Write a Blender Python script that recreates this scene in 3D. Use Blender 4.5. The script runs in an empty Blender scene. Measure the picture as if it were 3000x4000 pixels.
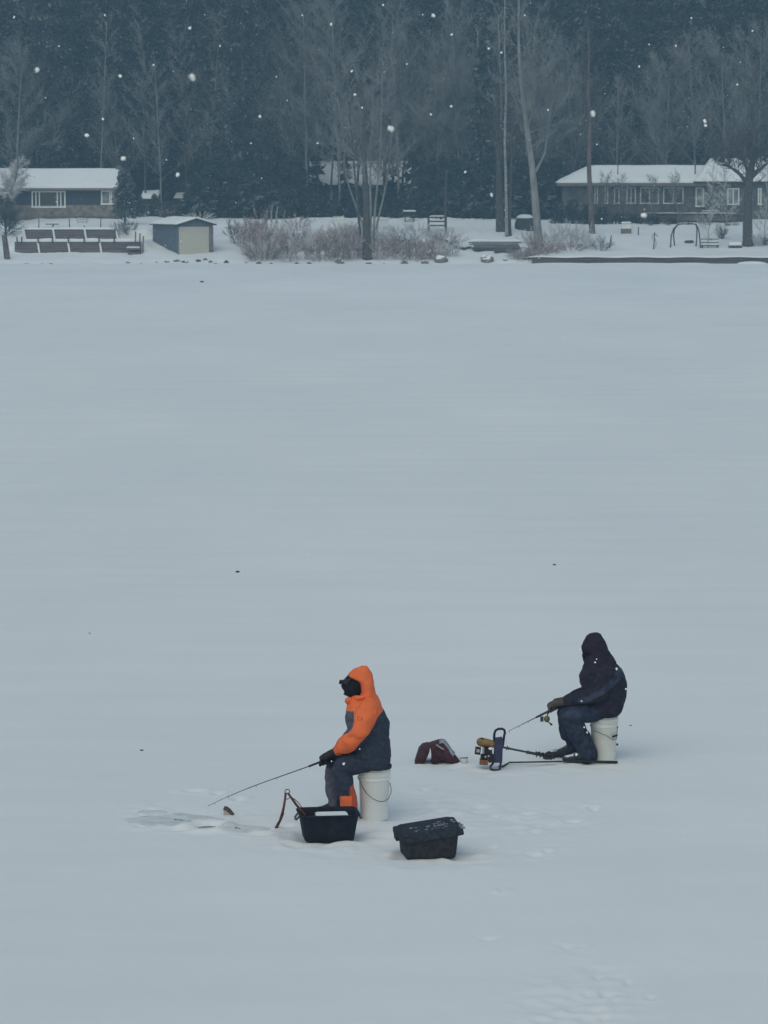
import bpy, bmesh, math, random
import numpy as np
from mathutils import Vector, Matrix, noise as mnoise

random.seed(7)
rng = np.random.default_rng(7)
S = bpy.context.scene
C = S.collection
PI = math.pi

# ------------------------------------------------------------------ camera
CAMH = 5.56
FPX = 12500.0                      # focal length in photograph pixels
PITCH = math.atan((2000 - 763) / FPX)
cam_d = bpy.data.cameras.new('camera')
cam_d.sensor_fit = 'VERTICAL'
cam_d.sensor_height = 24.0
cam_d.lens = FPX / 4000 * 24.0
cam_d.clip_start = 0.5
cam_d.clip_end = 3000
cam_d.dof.use_dof = True
cam_d.dof.focus_distance = 29.5
cam_d.dof.aperture_fstop = 9.0
cam = bpy.data.objects.new('camera', cam_d)
cam.location = (0, 0, CAMH)
cam.rotation_euler = (PI / 2 - PITCH, 0, 0)
C.objects.link(cam)
S.camera = cam
CP, SP = math.cos(PITCH), math.sin(PITCH)


def ray(px, py):
    a, b = (px - 1500) / FPX, (2000 - py) / FPX
    return Vector((a, CP + b * SP, -SP + b * CP))


def at(px, py, Y):
    d = ray(px, py)
    t = Y / d.y
    return Vector((d.x * t, Y, CAMH + d.z * t))


def onz(px, py, z=0.0):
    d = ray(px, py)
    t = (z - CAMH) / d.z
    return Vector((d.x * t, d.y * t, z))


# ------------------------------------------------------------------ materials
def mat(name, col, rough=0.8, var=0.12, scale=8.0, bump=0.0, bscale=None, dist=0.01, snow=0.0, detail=4.0,
        stretch=None, metallic=0.0, spec=0.3, col2=None):
    m = bpy.data.materials.new(name)
    m.use_nodes = True
    nt = m.node_tree
    N, L = nt.nodes, nt.links
    b = N['Principled BSDF']
    b.inputs['Roughness'].default_value = rough
    b.inputs['Metallic'].default_value = metallic
    b.inputs['Specular IOR Level'].default_value = spec
    tc = N.new('ShaderNodeTexCoord')
    vec = tc.outputs['Object']
    if stretch:
        mp = N.new('ShaderNodeMapping')
        mp.inputs['Scale'].default_value = stretch
        L.new(vec, mp.inputs['Vector'])
        vec = mp.outputs['Vector']
    nz = N.new('ShaderNodeTexNoise')
    nz.inputs['Scale'].default_value = scale
    nz.inputs['Detail'].default_value = detail
    L.new(vec, nz.inputs['Vector'])
    rp = N.new('ShaderNodeValToRGB')
    rp.color_ramp.elements[0].position = 0.32
    rp.color_ramp.elements[1].position = 0.68
    if col2 is None:
        rp.color_ramp.elements[0].color = tuple(c * (1 - var) for c in col) + (1,)
        rp.color_ramp.elements[1].color = tuple(min(1, c * (1 + var)) for c in col) + (1,)
    else:
        rp.color_ramp.elements[0].color = tuple(col) + (1,)
        rp.color_ramp.elements[1].color = tuple(col2) + (1,)
    L.new(nz.outputs['Fac'], rp.inputs['Fac'])
    out = rp.outputs['Color']
    if snow > 0:                     # snow lying on faces that look up
        ge = N.new('ShaderNodeNewGeometry')
        sx = N.new('ShaderNodeSeparateXYZ')
        L.new(ge.outputs['True Normal'], sx.inputs[0])
        n2 = N.new('ShaderNodeTexNoise')
        n2.inputs['Scale'].default_value = scale * 1.7
        L.new(vec, n2.inputs['Vector'])
        ad = N.new('ShaderNodeMath'); ad.operation = 'MULTIPLY_ADD'
        L.new(n2.outputs['Fac'], ad.inputs[0]); ad.inputs[1].default_value = 0.9
        L.new(sx.outputs['Z'], ad.inputs[2])
        r2 = N.new('ShaderNodeValToRGB')
        lo = 1.45 - snow
        r2.color_ramp.elements[0].position = min(.95, max(0.0, lo / 2))
        r2.color_ramp.elements[1].position = min(1.0, max(0.02, lo / 2 + 0.06))
        hv = N.new('ShaderNodeMath'); hv.operation = 'MULTIPLY'; hv.inputs[1].default_value = 0.5
        L.new(ad.outputs[0], hv.inputs[0]); L.new(hv.outputs[0], r2.inputs['Fac'])
        mx = N.new('ShaderNodeMix'); mx.data_type = 'RGBA'
        L.new(r2.outputs['Color'], mx.inputs['Factor'])
        L.new(out, mx.inputs['A']); mx.inputs['B'].default_value = (.78, .8, .82, 1)
        out = mx.outputs['Result']
    L.new(out, b.inputs['Base Color'])
    if bump > 0:
        n3 = N.new('ShaderNodeTexNoise')
        n3.inputs['Scale'].default_value = bscale or scale * 3
        n3.inputs['Detail'].default_value = 5
        L.new(vec, n3.inputs['Vector'])
        bp = N.new('ShaderNodeBump')
        bp.inputs['Strength'].default_value = bump
        bp.inputs['Distance'].default_value = dist
        L.new(n3.outputs['Fac'], bp.inputs['Height'])
        L.new(bp.outputs['Normal'], b.inputs['Normal'])
    return m


SNOWC = (.68, .695, .70)
M = {}
M['snow'] = mat('snow', SNOWC, .9, .02, 1.5, .25, 9, .03)
M['bank'] = mat('bank_snow', SNOWC, .9, .05, .35, .4, 1.2, .15)
M['slush'] = mat('slush', (.47, .50, .51), .6, .10, 7, col2=(.655, .67, .675), bump=.5, bscale=22, dist=.02, stretch=(1, 2.2, 1))#, .5, 22, .02, stretch=(1, 2.2, 1))
M['water'] = mat('water', (.012, .018, .02), .08, .1, 5, spec=.5)
M['floor'] = mat('forest_floor', (.05, .05, .045), .95, .5, .5, .5, 2, .2)
M['orange'] = mat('orange_cloth', (.74, .155, .055), .75, .07, 14, .35, 40, .006, spec=.12)
M['orange_dark'] = mat('dull_orange_cloth', (.47, .085, .04), .8, .12, 18, .35, 40, .006)
M['navy'] = mat('navy_cloth', (.034, .044, .07), .8, .25, 34, .4, 45, .006, spec=.12)
M['navygrey'] = mat('grey_cloth', (.085, .09, .12), .8, .15, 22, .4, 45, .006, spec=.12)
M['blackcloth'] = mat('black_knit', (.012, .013, .02), .9, .3, 40, .4, 90, .004, spec=.12)
M['coat'] = mat('dark_coat', (.023, .023, .038), .8, .28, 24, .4, 45, .006, spec=.12)
M['hood'] = mat('dark_hood', (.024, .019, .033), .85, .25, 20, .4, 45, .006, spec=.12)
M['denim'] = mat('navy_denim', (.026, .034, .06), .85, .35, 22, .4, 60, .005, spec=.12)
M['sleeve'] = mat('blue_sleeve', (.042, .052, .088), .8, .25, 20, .4, 45, .006, spec=.12)
M['glove'] = mat('black_glove', (.018, .017, .024), .7, .25, 30, .3, 60, .003)
M['leather'] = mat('brown_glove', (.072, .058, .058), .75, .2, 30, .3, 60, .003)
M['skin'] = mat('skin', (.42, .24, .18), .6, .06, 20)
M['boot'] = mat('boot_rubber', (.022, .022, .028), .7, .25, 20, .2, 50, .004)
M['boot_snowy'] = mat('snowy_boot', (.025, .03, .045), .7, .25, 20, .2, 50, .004, snow=.12)
M['pail'] = mat('white_plastic', (.70, .715, .715), .5, .05, 6, .1, 20, .003, col2=(.75, .765, .765))
M['pail_dirty'] = mat('stained_white_plastic', (.60, .60, .56), .55, .1, 5, .15, 20, .003, col2=(.73, .745, .735))
M['padding'] = mat('dark_padding', (.03, .022, .026), .8, .25, 25, .3, 60, .004)
M['wire'] = mat('wire', (.12, .12, .13), .5, .2, 20, metallic=.6)
M['tub'] = mat('black_plastic', (.014, .017, .028), .75, .3, 14, .2, 30, .004, spec=.12)
M['tub_end'] = mat('scuffed_plastic', (.10, .11, .12), .6, .3, 14, .2, 30, .004)
M['tote'] = mat('charcoal_plastic', (.030, .032, .041), .75, .3, 22, .2, 30, .004, spec=.12)
M['lid'] = mat('frosted_black_lid', (.016, .019, .032), .75, .3, 34, .25, 30, .003, spec=.12, col2=(.036, .044, .060), detail=9)
M['rope'] = mat('rusty_strap', (.10, .035, .028), .85, .3, 40, .4, 90, .004)
M['tan'] = mat('tan_plastic', (.20, .125, .05), .6, .2, 20)
M['rustbox'] = mat('rust_box', (.19, .085, .05), .7, .25, 25)
M['engine'] = mat('engine_black', (.016, .016, .02), .6, .4, 30, .3, 60, .005)
M['plate'] = mat('navy_plate', (.035, .035, .085), .6, .3, 25)
M['blacktube'] = mat('black_tube', (.012, .012, .02), .5, .2, 20)
M['steel'] = mat('dull_steel', (.045, .05, .055), .5, .3, 30, metallic=.3)
M['maroon'] = mat('maroon_cloth', (.055, .022, .032), .85, .3, 18, .4, 40, .008)
M['greyflap'] = mat('grey_cloth_flap', (.24, .25, .30), .8, .2, 12, .3, 40, .006)
M['glass'] = mat('clear_cup', (.55, .58, .60), .15, .05, 10, spec=.6)
M['reel'] = mat('brass_reel', (.14, .13, .06), .4, .4, 50, metallic=.3)
M['rod_blank'] = mat('rod_blank', (.05, .055, .06), .4, .2, 30)
M['rod'] = mat('rod_black', (.018, .018, .024), .4, .2, 30)
M['line'] = mat('fishing_line', (.35, .38, .40), .4, .1, 30)
M['frost'] = mat('frost', (.06, .075, .095), .9, .3, 40, col2=(.26, .29, .33), detail=8)
M['leaf'] = mat('dead_leaf', (.03, .025, .03), .9, .3, 60)
M['chunk'] = mat('brown_wood', (.09, .065, .06), .85, .3, 40)
M['chunk_pale'] = mat('pale_wood', (.40, .34, .35), .85, .15, 40)
M['flake'] = mat('snowflake', (.92, .93, .95), .9, .02, 30)
# background
M['needles'] = mat('needles', (.016, .027, .030), .9, .35, .5, col2=(.040, .056, .056))
M['needles_snow'] = mat('snow_dusted_needles', (.07, .085, .09), .9, .3, .5, col2=(.17, .185, .195))
M['needles_far'] = mat('needles_far', (.020, .030, .034), .9, .45, .13, col2=(.085, .10, .10), detail=6)
M['needles_frost'] = mat('frosted_needles', (.05, .06, .06), .9, .4, 2.0, snow=.12)
M['bark_dark'] = mat('dark_bark', (.07, .062, .058), .95, .3, 3, .4, 8, .04)
M['bark_pale'] = mat('pale_bark', (.21, .205, .20), .95, .3, 3, .4, 8, .04, stretch=(1, 1, .3))
M['bark_birch'] = mat('birch_bark', (.25, .255, .258), .9, .35, 3, stretch=(1, 1, 3))
M['bark_red'] = mat('red_pine_bark', (.125, .092, .088), .95, .3, 3, .4, 8, .04, stretch=(1, 1, .3))
M['twig_grey'] = mat('grey_twigs', (.19, .195, .20), .95, .25, .8)
M['twig_dark'] = mat('dark_twigs', (.075, .07, .07), .95, .25, .8)
M['twig_red'] = mat('red_twigs', (.29, .215, .205), .95, .3, .8)
M['twig_pale'] = mat('pale_twigs', (.52, .52, .525), .95, .25, .8)
M['twig_frost'] = mat('frosted_twigs', (.58, .59, .61), .95, .15, .8)
M['roofdark'] = mat('dark_shingle', (.05, .05, .055), .9, .2, 4)
M['siding_navy'] = mat('slate_siding', (.045, .052, .068), .8, .15, 1.5, .5, 9, .03, stretch=(.1, .1, 2))
M['stone'] = mat('tan_stone', (.195, .172, .15), .9, .35, 2.4, .5, 5, .05)
M['white'] = mat('white_trim', (.70, .72, .72), .7, .06, 4)
M['pane'] = mat('window_glass', (.03, .04, .05), .12, .3, .8, spec=.6)
M['pane_pale'] = mat('curtained_glass', (.18, .21, .22), .2, .5, 1.4, spec=.5)
M['wood_dark'] = mat('weathered_timber', (.09, .078, .078), .9, .3, 2, .5, 6, .04, stretch=(.25, 1, 3))
M['wood_brown'] = mat('brown_timber', (.125, .105, .105), .9, .3, 2, .5, 6, .04, stretch=(.25, 1, 3))
M['boat_side'] = mat('blue_grey_boards', (.085, .11, .135), .85, .22, 1.2, .4, 5, .03, stretch=(1, 1, 3))
M['cream'] = mat('cream_door', (.465, .45, .385), .7, .05, 1.2, .3, 5, .02, stretch=(.4, .4, 3))
M['boat_trim'] = mat('mauve_trim', (.16, .14, .15), .8, .15, 3)
M['green_grey'] = mat('grey_green_boards', (.09, .10, .102), .85, .2, 1.5, .4, 6, .03)
M['stained'] = mat('brown_boards', (.12, .112, .11), .85, .3, 1.6, .4, 6, .03)
M['rock'] = mat('rock', (.075, .068, .068), .9, .35, 3, .5, 6, .08, snow=.34)
M['rock_tan'] = mat('tan_rock', (.20, .155, .14), .9, .3, 3, .5, 6, .08, snow=.42)
M['cover'] = mat('dark_cover', (.035, .042, .05), .85, .3, 3, .3, 6, .05)
M['iron'] = mat('iron', (.028, .03, .036), .7, .2, 8)


# ------------------------------------------------------------------ helpers
def tag(o, label=None, cat=None, group=None, kind=None):
    if label: o['label'] = label
    if cat: o['category'] = cat
    if group: o['group'] = group
    if kind: o['kind'] = kind
    return o


def thing(name, label, cat, base, group=None):
    o = bpy.data.objects.new(name, None)
    o.empty_display_size = .2
    o.location = base
    C.objects.link(o)
    return tag(o, label, cat, group)


def base_of(o):
    v = Vector((0, 0, 0))
    while o is not None:
        v += Vector(o.location)
        o = o.parent
    return v


def link_mesh(name, verts, faces, mats, parent=None, base=None, smooth=False, midx=None,
              label=None, cat=None, group=None, kind=None):
    if parent is not None:
        b = base_of(parent)
    elif base is not None:
        b = Vector(base)
    else:
        a = np.array([tuple(v) for v in verts])
        b = Vector(((a[:, 0].min() + a[:, 0].max()) / 2, (a[:, 1].min() + a[:, 1].max()) / 2, a[:, 2].min()))
    me = bpy.data.meshes.new(name)
    me.from_pydata([(v[0] - b.x, v[1] - b.y, v[2] - b.z) for v in verts], [], faces)
    if not isinstance(mats, (list, tuple)):
        mats = [mats]
    for m in mats:
        me.materials.append(m)
    if midx is not None:
        me.polygons.foreach_set('material_index', midx)
    if smooth:
        me.polygons.foreach_set('use_smooth', [True] * len(me.polygons))
    me.update()
    o = bpy.data.objects.new(name, me)
    C.objects.link(o)
    if parent is not None:
        o.parent = parent
    else:
        o.location = b
    return tag(o, label, cat, group, kind)


class MB:
    def __init__(s):
        s.v, s.f, s.m, s.cur = [], [], [], 0

    def face(s, *idx):
        s.f.append(tuple(idx)); s.m.append(s.cur)

    def add(s, pts, faces):
        n = len(s.v)
        s.v.extend(Vector(p) for p in pts)
        for f in faces:
            s.face(*[n + i for i in f])
        return s

    def hexa(s, p):      # 8 points: bottom ring 0-3, top ring 4-7
        return s.add(p, [(3, 2, 1, 0), (4, 5, 6, 7), (0, 1, 5, 4), (1, 2, 6, 5), (2, 3, 7, 6), (3, 0, 4, 7)])

    def box(s, c, size, R=None):
        x, y, z = (d / 2 for d in size)
        p = [(-x, -y, -z), (x, -y, -z), (x, y, -z), (-x, y, -z), (-x, -y, z), (x, -y, z), (x, y, z), (-x, y, z)]
        c = Vector(c)
        return s.hexa([c + ((R @ Vector(q)) if R else Vector(q)) for q in p])

    def bbox(s, a, b):
        a, b = Vector(a), Vector(b)
        return s.box((a + b) / 2, [abs(b[i] - a[i]) for i in range(3)])

    def rings(s, rings, cap=True, closed=True):
        n = len(rings[0]); o = len(s.v)
        for r in rings:
            s.v.extend(Vector(p) for p in r)
        for i in range(len(rings) - 1):
            for j in range(n if closed else n - 1):
                k = (j + 1) % n
                s.face(o + i * n + j, o + i * n + k, o + (i + 1) * n + k, o + (i + 1) * n + j)
        if cap:
            s.face(*[o + j for j in reversed(range(n))])
            e = o + (len(rings) - 1) * n
            s.face(*[e + j for j in range(n)])
        return s

    def tube(s, pts, rad, n=10, cap=True, round_ends=False):
        pts = [Vector(p) for p in pts]
        if not isinstance(rad, (list, tuple)):
            rad = [rad] * len(pts)
        rad = list(rad)
        if round_ends:
            d0 = (pts[0] - pts[1]).normalized(); d1 = (pts[-1] - pts[-2]).normalized()
            pre, post = [], []
            for a in (80, 55, 28):
                a = math.radians(a)
                pre.append((pts[0] + d0 * rad[0] * math.sin(a), rad[0] * math.cos(a)))
            for a in (28, 55, 80):
                a = math.radians(a)
                post.append((pts[-1] + d1 * rad[-1] * math.sin(a), rad[-1] * math.cos(a)))
            pts = [p for p, _ in pre] + pts + [p for p, _ in post]
            rad = [r for _, r in pre] + rad + [r for _, r in post]
        up = None
        rings = []
        for i, p in enumerate(pts):
            a = pts[max(0, i - 1)]; b = pts[min(len(pts) - 1, i + 1)]
            t = (b - a)
            t = t.normalized() if t.length > 1e-9 else Vector((0, 0, 1))
            if up is None:
                ref = Vector((0, 0, 1)) if abs(t.z) < .9 else Vector((0, 1, 0))
                up = (ref - t * ref.dot(t)).normalized()
            else:
                up = (up - t * up.dot(t))
                up = up.normalized() if up.length > 1e-6 else t.orthogonal().normalized()
            sd = t.cross(up)
            rings.append([p + (up * math.cos(2 * PI * j / n) + sd * math.sin(2 * PI * j / n)) * rad[i] for j in range(n)])
        return s.rings(rings, cap)

    def ball(s, c, r, n=14, m=9, R=None):
        c = Vector(c)
        if not isinstance(r, (tuple, list, Vector)):
            r = (r, r, r)
        rings = []
        for i in range(m + 1):
            th = PI * (i + .02) / (m + .04)
            ring = []
            for j in range(n):
                q = Vector((r[0] * math.sin(th) * math.cos(2 * PI * j / n), r[1] * math.sin(th) * math.sin(2 * PI * j / n), -r[2] * math.cos(th)))
                ring.append(c + (R @ q if R else q))
            rings.append(ring)
        return s.rings(rings)

    def lathe(s, prof, c, n=32, cap=True):
        c = Vector(c)
        return s.rings([[c + Vector((r * math.cos(2 * PI * j / n), r * math.sin(2 * PI * j / n), z)) for j in range(n)] for r, z in prof], cap)

    def prism(s, poly, d):       # closed planar polygon of 3D points, extruded by d
        d = Vector(d); n = len(poly)
        return s.rings([[Vector(p) for p in poly], [Vector(p) + d for p in poly]])

    def build(s, name, mats, parent=None, smooth=False, **k):
        return link_mesh(name, s.v, s.f, mats, parent, smooth=smooth, midx=s.m if isinstance(mats, (list, tuple)) else None, **k)

    def remesh(s, voxel, iters=4, wrinkle=0.0, wscale=9.0, stretch=(1, 1, 1), seed=0):
        """fuse overlapping volumes into one continuous smooth skin"""
        me = bpy.data.meshes.new('tmp')
        me.from_pydata([tuple(v) for v in s.v], [], s.f)
        bm = bmesh.new(); bm.from_mesh(me)
        bmesh.ops.recalc_face_normals(bm, faces=bm.faces)
        bm.to_mesh(me); bm.free()
        o = bpy.data.objects.new('tmp', me)
        C.objects.link(o)
        r = o.modifiers.new('r', 'REMESH'); r.mode = 'VOXEL'; r.voxel_size = voxel
        if iters:
            q = o.modifiers.new('s', 'SMOOTH'); q.factor = .5; q.iterations = iters
        dg = bpy.context.evaluated_depsgraph_get()
        dg.update()
        ev = bpy.data.meshes.new_from_object(o.evaluated_get(dg))
        vs = [v.co.copy() for v in ev.vertices]
        if wrinkle:
            ns = [v.normal.copy() for v in ev.vertices]
            for i, v in enumerate(vs):
                q = Vector((v.x * stretch[0], v.y * stretch[1], v.z * stretch[2])) * wscale + Vector((seed, seed * 2, 0))
                w = mnoise.noise(q) + .5 * mnoise.noise(q * 2.1)
                w = w if w > -.15 else -.15 + (w + .15) * 2.2      # creases are sharper than folds
                vs[i] = v + ns[i] * (w * wrinkle)
        fs = [tuple(p.vertices) for p in ev.polygons]
        bpy.data.objects.remove(o); bpy.data.meshes.remove(me); bpy.data.meshes.remove(ev)
        out = MB(); out.v, out.f, out.m = vs, fs, [0] * len(fs)
        return out


def copy_tree(o, parent=None):
    c = o.copy(); C.objects.link(c)
    c.parent = parent
    for ch in o.children:
        copy_tree(ch, c)
    return c


def fbm(x, y, s=0.0, o=4):
    return mnoise.fractal(Vector((x, y, s)), 1.0, 2.0, o)


# ------------------------------------------------------------------ the lake
def blobs(px, py, rx, ry):
    """photo ellipse (half sizes in photo px) -> centre and half sizes on the ice"""
    c = onz(px, py); l = onz(px + rx, py); u = onz(px, py - ry)
    return c.x, c.y, l.x - c.x, u.y - c.y


ROUGH = [blobs(*b) for b in [
    (740, 3200, 260, 60), (960, 3190, 170, 70), (1180, 3260, 200, 60), (1330, 3290, 230, 60), (1480, 3210, 160, 50),
    (1640, 3340, 230, 50), (1830, 3340, 160, 45), (2110, 3330, 110, 30), (2080, 3210, 230, 60), (1800, 3180, 160, 90),
    (1650, 3140, 130, 60), (2310, 3150, 60, 25), (2190, 2990, 260, 30), (1780, 2990, 160, 30), (1940, 3020, 120, 25),
    (2360, 3890, 130, 130), (2250, 3930, 220, 110), (2210, 3700, 60, 20), (1960, 3480, 50, 12), (1900, 3665, 60, 14),
    (560, 3160, 130, 30)]]
HOLE = onz(812, 3229)
DENTS = []
for (px, py, rx, ry) in [(2300, 3885, 22, 11), (2365, 3885, 24, 12), (2400, 3910, 24, 10), (2455, 3838, 15, 12), (2335, 3818, 16, 9),
                         (2320, 3950, 36, 12), (2360, 3978, 18, 9), (2540, 3900, 20, 9), (2200, 3972, 50, 12), (2240, 3945, 26, 10),
                         (2130, 3990, 46, 9), (2212, 3697, 16, 7), (2280, 3695, 12, 7), (1930, 3308, 18, 6), (2095, 3338, 34, 8), (2140, 3325, 20, 7),
                         (1960, 3480, 18, 5), (1905, 3665, 30, 6), (1880, 3150, 30, 6), (1930, 3188, 22, 5), (2060, 3180, 36, 6),
                         (2240, 3208, 34, 5), (2090, 3248, 22, 5), (1720, 3170, 26, 6), (1690, 3128, 20, 6), (2320, 3155, 20, 8),
                         (1660, 3085, 18, 5), (1560, 3345, 30, 9), (1800, 3350, 60, 10), (1500, 3265, 60, 8), (1120, 3225, 34, 7),
                         (850, 3100, 22, 6), (930, 3122, 22, 7), (760, 3090, 40, 5), (590, 3165, 30, 5), (620, 3187, 70, 4), (760, 3240, 120, 5),
                         (570, 3228, 40, 6), (960, 3240, 60, 5), (1000, 3258, 50, 6), (1160, 3300, 44, 9)]:
    x, y, a, b = blobs(px, py, rx, ry)
    DENTS.append((x, y, a, max(b, .05)))


def lake_z(x, y):
    z = 0.0
    if y < 60:
        z += .008 * fbm(x * .25, y * .5, 3)
    if 19.5 < y < 36 and abs(x) < 5.5:
        w = 0.0
        for (cx, cy, rx, ry) in ROUGH:
            q = ((x - cx) / rx) ** 2 + ((y - cy) / ry) ** 2
            if q < 2.5:
                w = max(w, math.exp(-q * 1.1) * (.42 if cx < -1.15 else 1.0))
        if w > .03:
            n1 = fbm(x * 2.6, y * 2.2, 1, 4)
            n2 = mnoise.noise(Vector((x * 8, y * 7, 4)))
            z += w * (.028 * n1 + .018 * n2 - .006)
        for (cx, cy, rx, ry) in DENTS:
            q = ((x - cx) / rx) ** 2 + ((y - cy) / ry) ** 2
            if q < 6:
                z += (.62 if y < 24.5 else 1.0) * (-.030 * math.exp(-q * 1.2) + .010 * math.exp(-(math.sqrt(q) - 1.6) ** 2 * 3))
        z += .0022 * mnoise.noise(Vector((x * 5, y * 4, 9)))
        q = math.hypot(x - HOLE.x, y - HOLE.y)
        if q < .6:
            z += -.06 * math.exp(-(q / .085) ** 4) + .03 * math.exp(-((q - .2) / .07) ** 2)
    return z


def axis(dense0, dense1, step, lo, hi, grow=1.22):
    a = list(np.arange(dense0, dense1 + 1e-6, step))
    d, x = step, dense1
    while x < hi:
        d *= grow; x += d; a.append(min(x, hi))
    d, x, pre = step, dense0, []
    while x > lo:
        d *= grow; x -= d; pre.append(max(x, lo))
    return pre[::-1] + a


lx = axis(-3.6, 3.8, .028, -250, 250)
ly = axis(20.6, 33.0, .045, -40, 266)
lv = [(x, y, lake_z(x, y)) for y in ly for x in lx]
nx = len(lx)
lf = [(j * nx + i, j * nx + i + 1, (j + 1) * nx + i + 1, (j + 1) * nx + i) for j in range(len(ly) - 1) for i in range(nx - 1)]

ml = bpy.data.materials.new('lake_snow'); ml.use_nodes = True
nt = ml.node_tree; N, L = nt.nodes, nt.links
b = N['Principled BSDF']; b.inputs['Roughness'].default_value = .9; b.inputs['Specular IOR Level'].default_value = .2
tc = N.new('ShaderNodeTexCoord')
def noise_node(sc, stretch, det=4, loc=(0, 0, 0)):
    mp = N.new('ShaderNodeMapping'); mp.inputs['Scale'].default_value = stretch; mp.inputs['Location'].default_value = loc
    L.new(tc.outputs['Object'], mp.inputs['Vector'])
    n = N.new('ShaderNodeTexNoise'); n.inputs['Scale'].default_value = sc; n.inputs['Detail'].default_value = det
    n.inputs['Roughness'].default_value = .6
    L.new(mp.outputs['Vector'], n.inputs['Vector'])
    return n.outputs['Fac']
n_a = noise_node(.10, (1, .35, 1), 5)                 # wind-packed patches, metres across
n_b = noise_node(.9, (.22, 1, 1), 5, (4, 2, 0))       # thin drift lines lying across the view
sm = N.new('ShaderNodeMath'); sm.operation = 'MULTIPLY_ADD'
L.new(n_b, sm.inputs[0]); sm.inputs[1].default_value = .55; L.new(n_a, sm.inputs[2])
rp = N.new('ShaderNodeValToRGB')
rp.color_ramp.elements[0].position = .52; rp.color_ramp.elements[0].color = (.655, .670, .680, 1)
rp.color_ramp.elements[1].position = .98; rp.color_ramp.elements[1].color = (.745, .750, .744, 1)
L.new(sm.outputs[0], rp.inputs['Fac']); L.new(rp.outputs['Color'], b.inputs['Base Color'])
n_c = noise_node(16, (1, 1, 1), 6)
bp = N.new('ShaderNodeBump'); bp.inputs['Strength'].default_value = .22; bp.inputs['Distance'].default_value = .012
L.new(n_c, bp.inputs['Height']); L.new(bp.outputs['Normal'], b.inputs['Normal'])
link_mesh('lake', lv, lf, ml, base=(0, 0, 0), smooth=True, kind='structure')

# open hole with slush
MB().lathe([(.13, -.012), (.06, -.0118), (.001, -.0116)], (HOLE.x, HOLE.y, lake_z(HOLE.x + .4, HOLE.y) * .3), 28, cap=False).build(
    'water', M['water'], kind='structure')
sl = MB()
for (px, py, rx, ry, ph) in [(700, 3205, 210, 22, 0), (930, 3238, 120, 14, 2.0), (600, 3178, 70, 8, 4.)]:
    cx, cy, a, bb = blobs(px, py, rx, ry)
    n, rr = 40, 12
    rings = []
    for i in range(rr + 1):
        t = i / rr
        ring = []
        for j in range(n):
            th = 2 * PI * j / n
            k = t * (1 + .34 * mnoise.noise(Vector((math.cos(th) * 1.7 + ph, math.sin(th) * 1.7, ph))))
            x, y = cx + a * k * math.cos(th), cy + bb * k * math.sin(th)
            e = lake_z(x, y) + .006 + (1 - t) * .004 + .004 * max(0, mnoise.noise(Vector((x * 9, y * 9, 2)))) * (1 - t * t)
            if t > .97: e = lake_z(x, y) - .004
            q = math.hypot(x - HOLE.x, y - HOLE.y)
            if q < .16: e = min(e, -.03)
            ring.append((x, y, e))
        rings.append(ring)
    sl.rings(rings[1:], cap=False)
    k0 = len(sl.v); sl.v.append(Vector((cx, cy, lake_z(cx, cy) + .011)))
    o0 = k0 - n * rr
    for j in range(n): sl.face(k0, o0 + j, o0 + (j + 1) % n)
sl.build('slush', M['slush'], smooth=True, kind='stuff')

# ------------------------------------------------------------------ buckets
def pail(label, px_left, px_right, py_bottom, py_top, mats, dirty=False, lid=False):
    """white bucket whose foot shows at py_bottom; returns root, centre, top z"""
    p = onz((px_left + px_right) / 2, py_bottom, 0)
    Yc = p.y + .13
    c = Vector((p.x * Yc / p.y, Yc, 0))
    r1 = (at(px_right, py_top, Yc).x - at(px_left, py_top, Yc).x) / 2
    r0 = r1 * .87
    h = at(1500, py_top, Yc - r1).z
    root = thing('bucket', label, 'bucket', (c.x, c.y, -.004), 'white fishing buckets used as seats')
    prof = [(r0 * .97, -.004), (r0, .004), (r0 + (r1 - r0) * .70, h - .105)]
    for k, z in enumerate((h - .10, h - .062, h - .024)):
        rr = r0 + (r1 - r0) * z / h
        prof += [(rr + .002, z), (rr + .009, z + .003), (rr + .009, z + .009), (rr + .002, z + .013)]
    prof += [(r1 - .002, h - .006), (r1, h), (r1 - .006, h + .001), (r1 - .009, h - .006), (r0 * .95, .01), (.01, .008)]
    m = MB().lathe(prof, c, 44)
    m.build('pail', mats, root, smooth=True)
    return root, c, h, r0, r1


b1, b1c, b1h, b1r0, b1r1 = pail('plain white bucket with dark padded lid under the angler in orange', 1400, 1524, 3208, 3012, M['pail'])
w = MB()                                        # dark padded seat lid
w.lathe([(b1r1 - .01, b1h + .003), (b1r1 + .010, b1h + .003), (b1r1 + .016, b1h + .012), (b1r1 + .014, b1h + .034), (b1r1, b1h + .044), (.02, b1h + .047)], b1c, 40)
w.build('padded_lid', M['padding'], b1, smooth=True)
pts = []
for u, v in [(742, 1800), (790, 1925), (860, 2030), (940, 2100), (1030, 2140), (1110, 2142), (1170, 2100), (1206, 2020), (1210, 1950), (1188, 1880)]:
    t = (u - 742) / 470
    pts.append(at(1200 + u / 3.6875, 2550 + v / 3.6875, b1c.y - .15 * math.sin(PI * min(1, max(0, t))) - .035))
MBW = MB(); MBW.tube(pts, .0034, 6); MBW.build('wire_handle', M['wire'], b1, smooth=True)
for u, v in [(742, 1790), (1190, 1875)]:
    q = at(1200 + u / 3.6875, 2550 + v / 3.6875, b1c.y - .03)
    MB().ball(q, (.013, .013, .013), 10, 6).build('handle_ear', M['pail'], b1, smooth=True)

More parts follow.
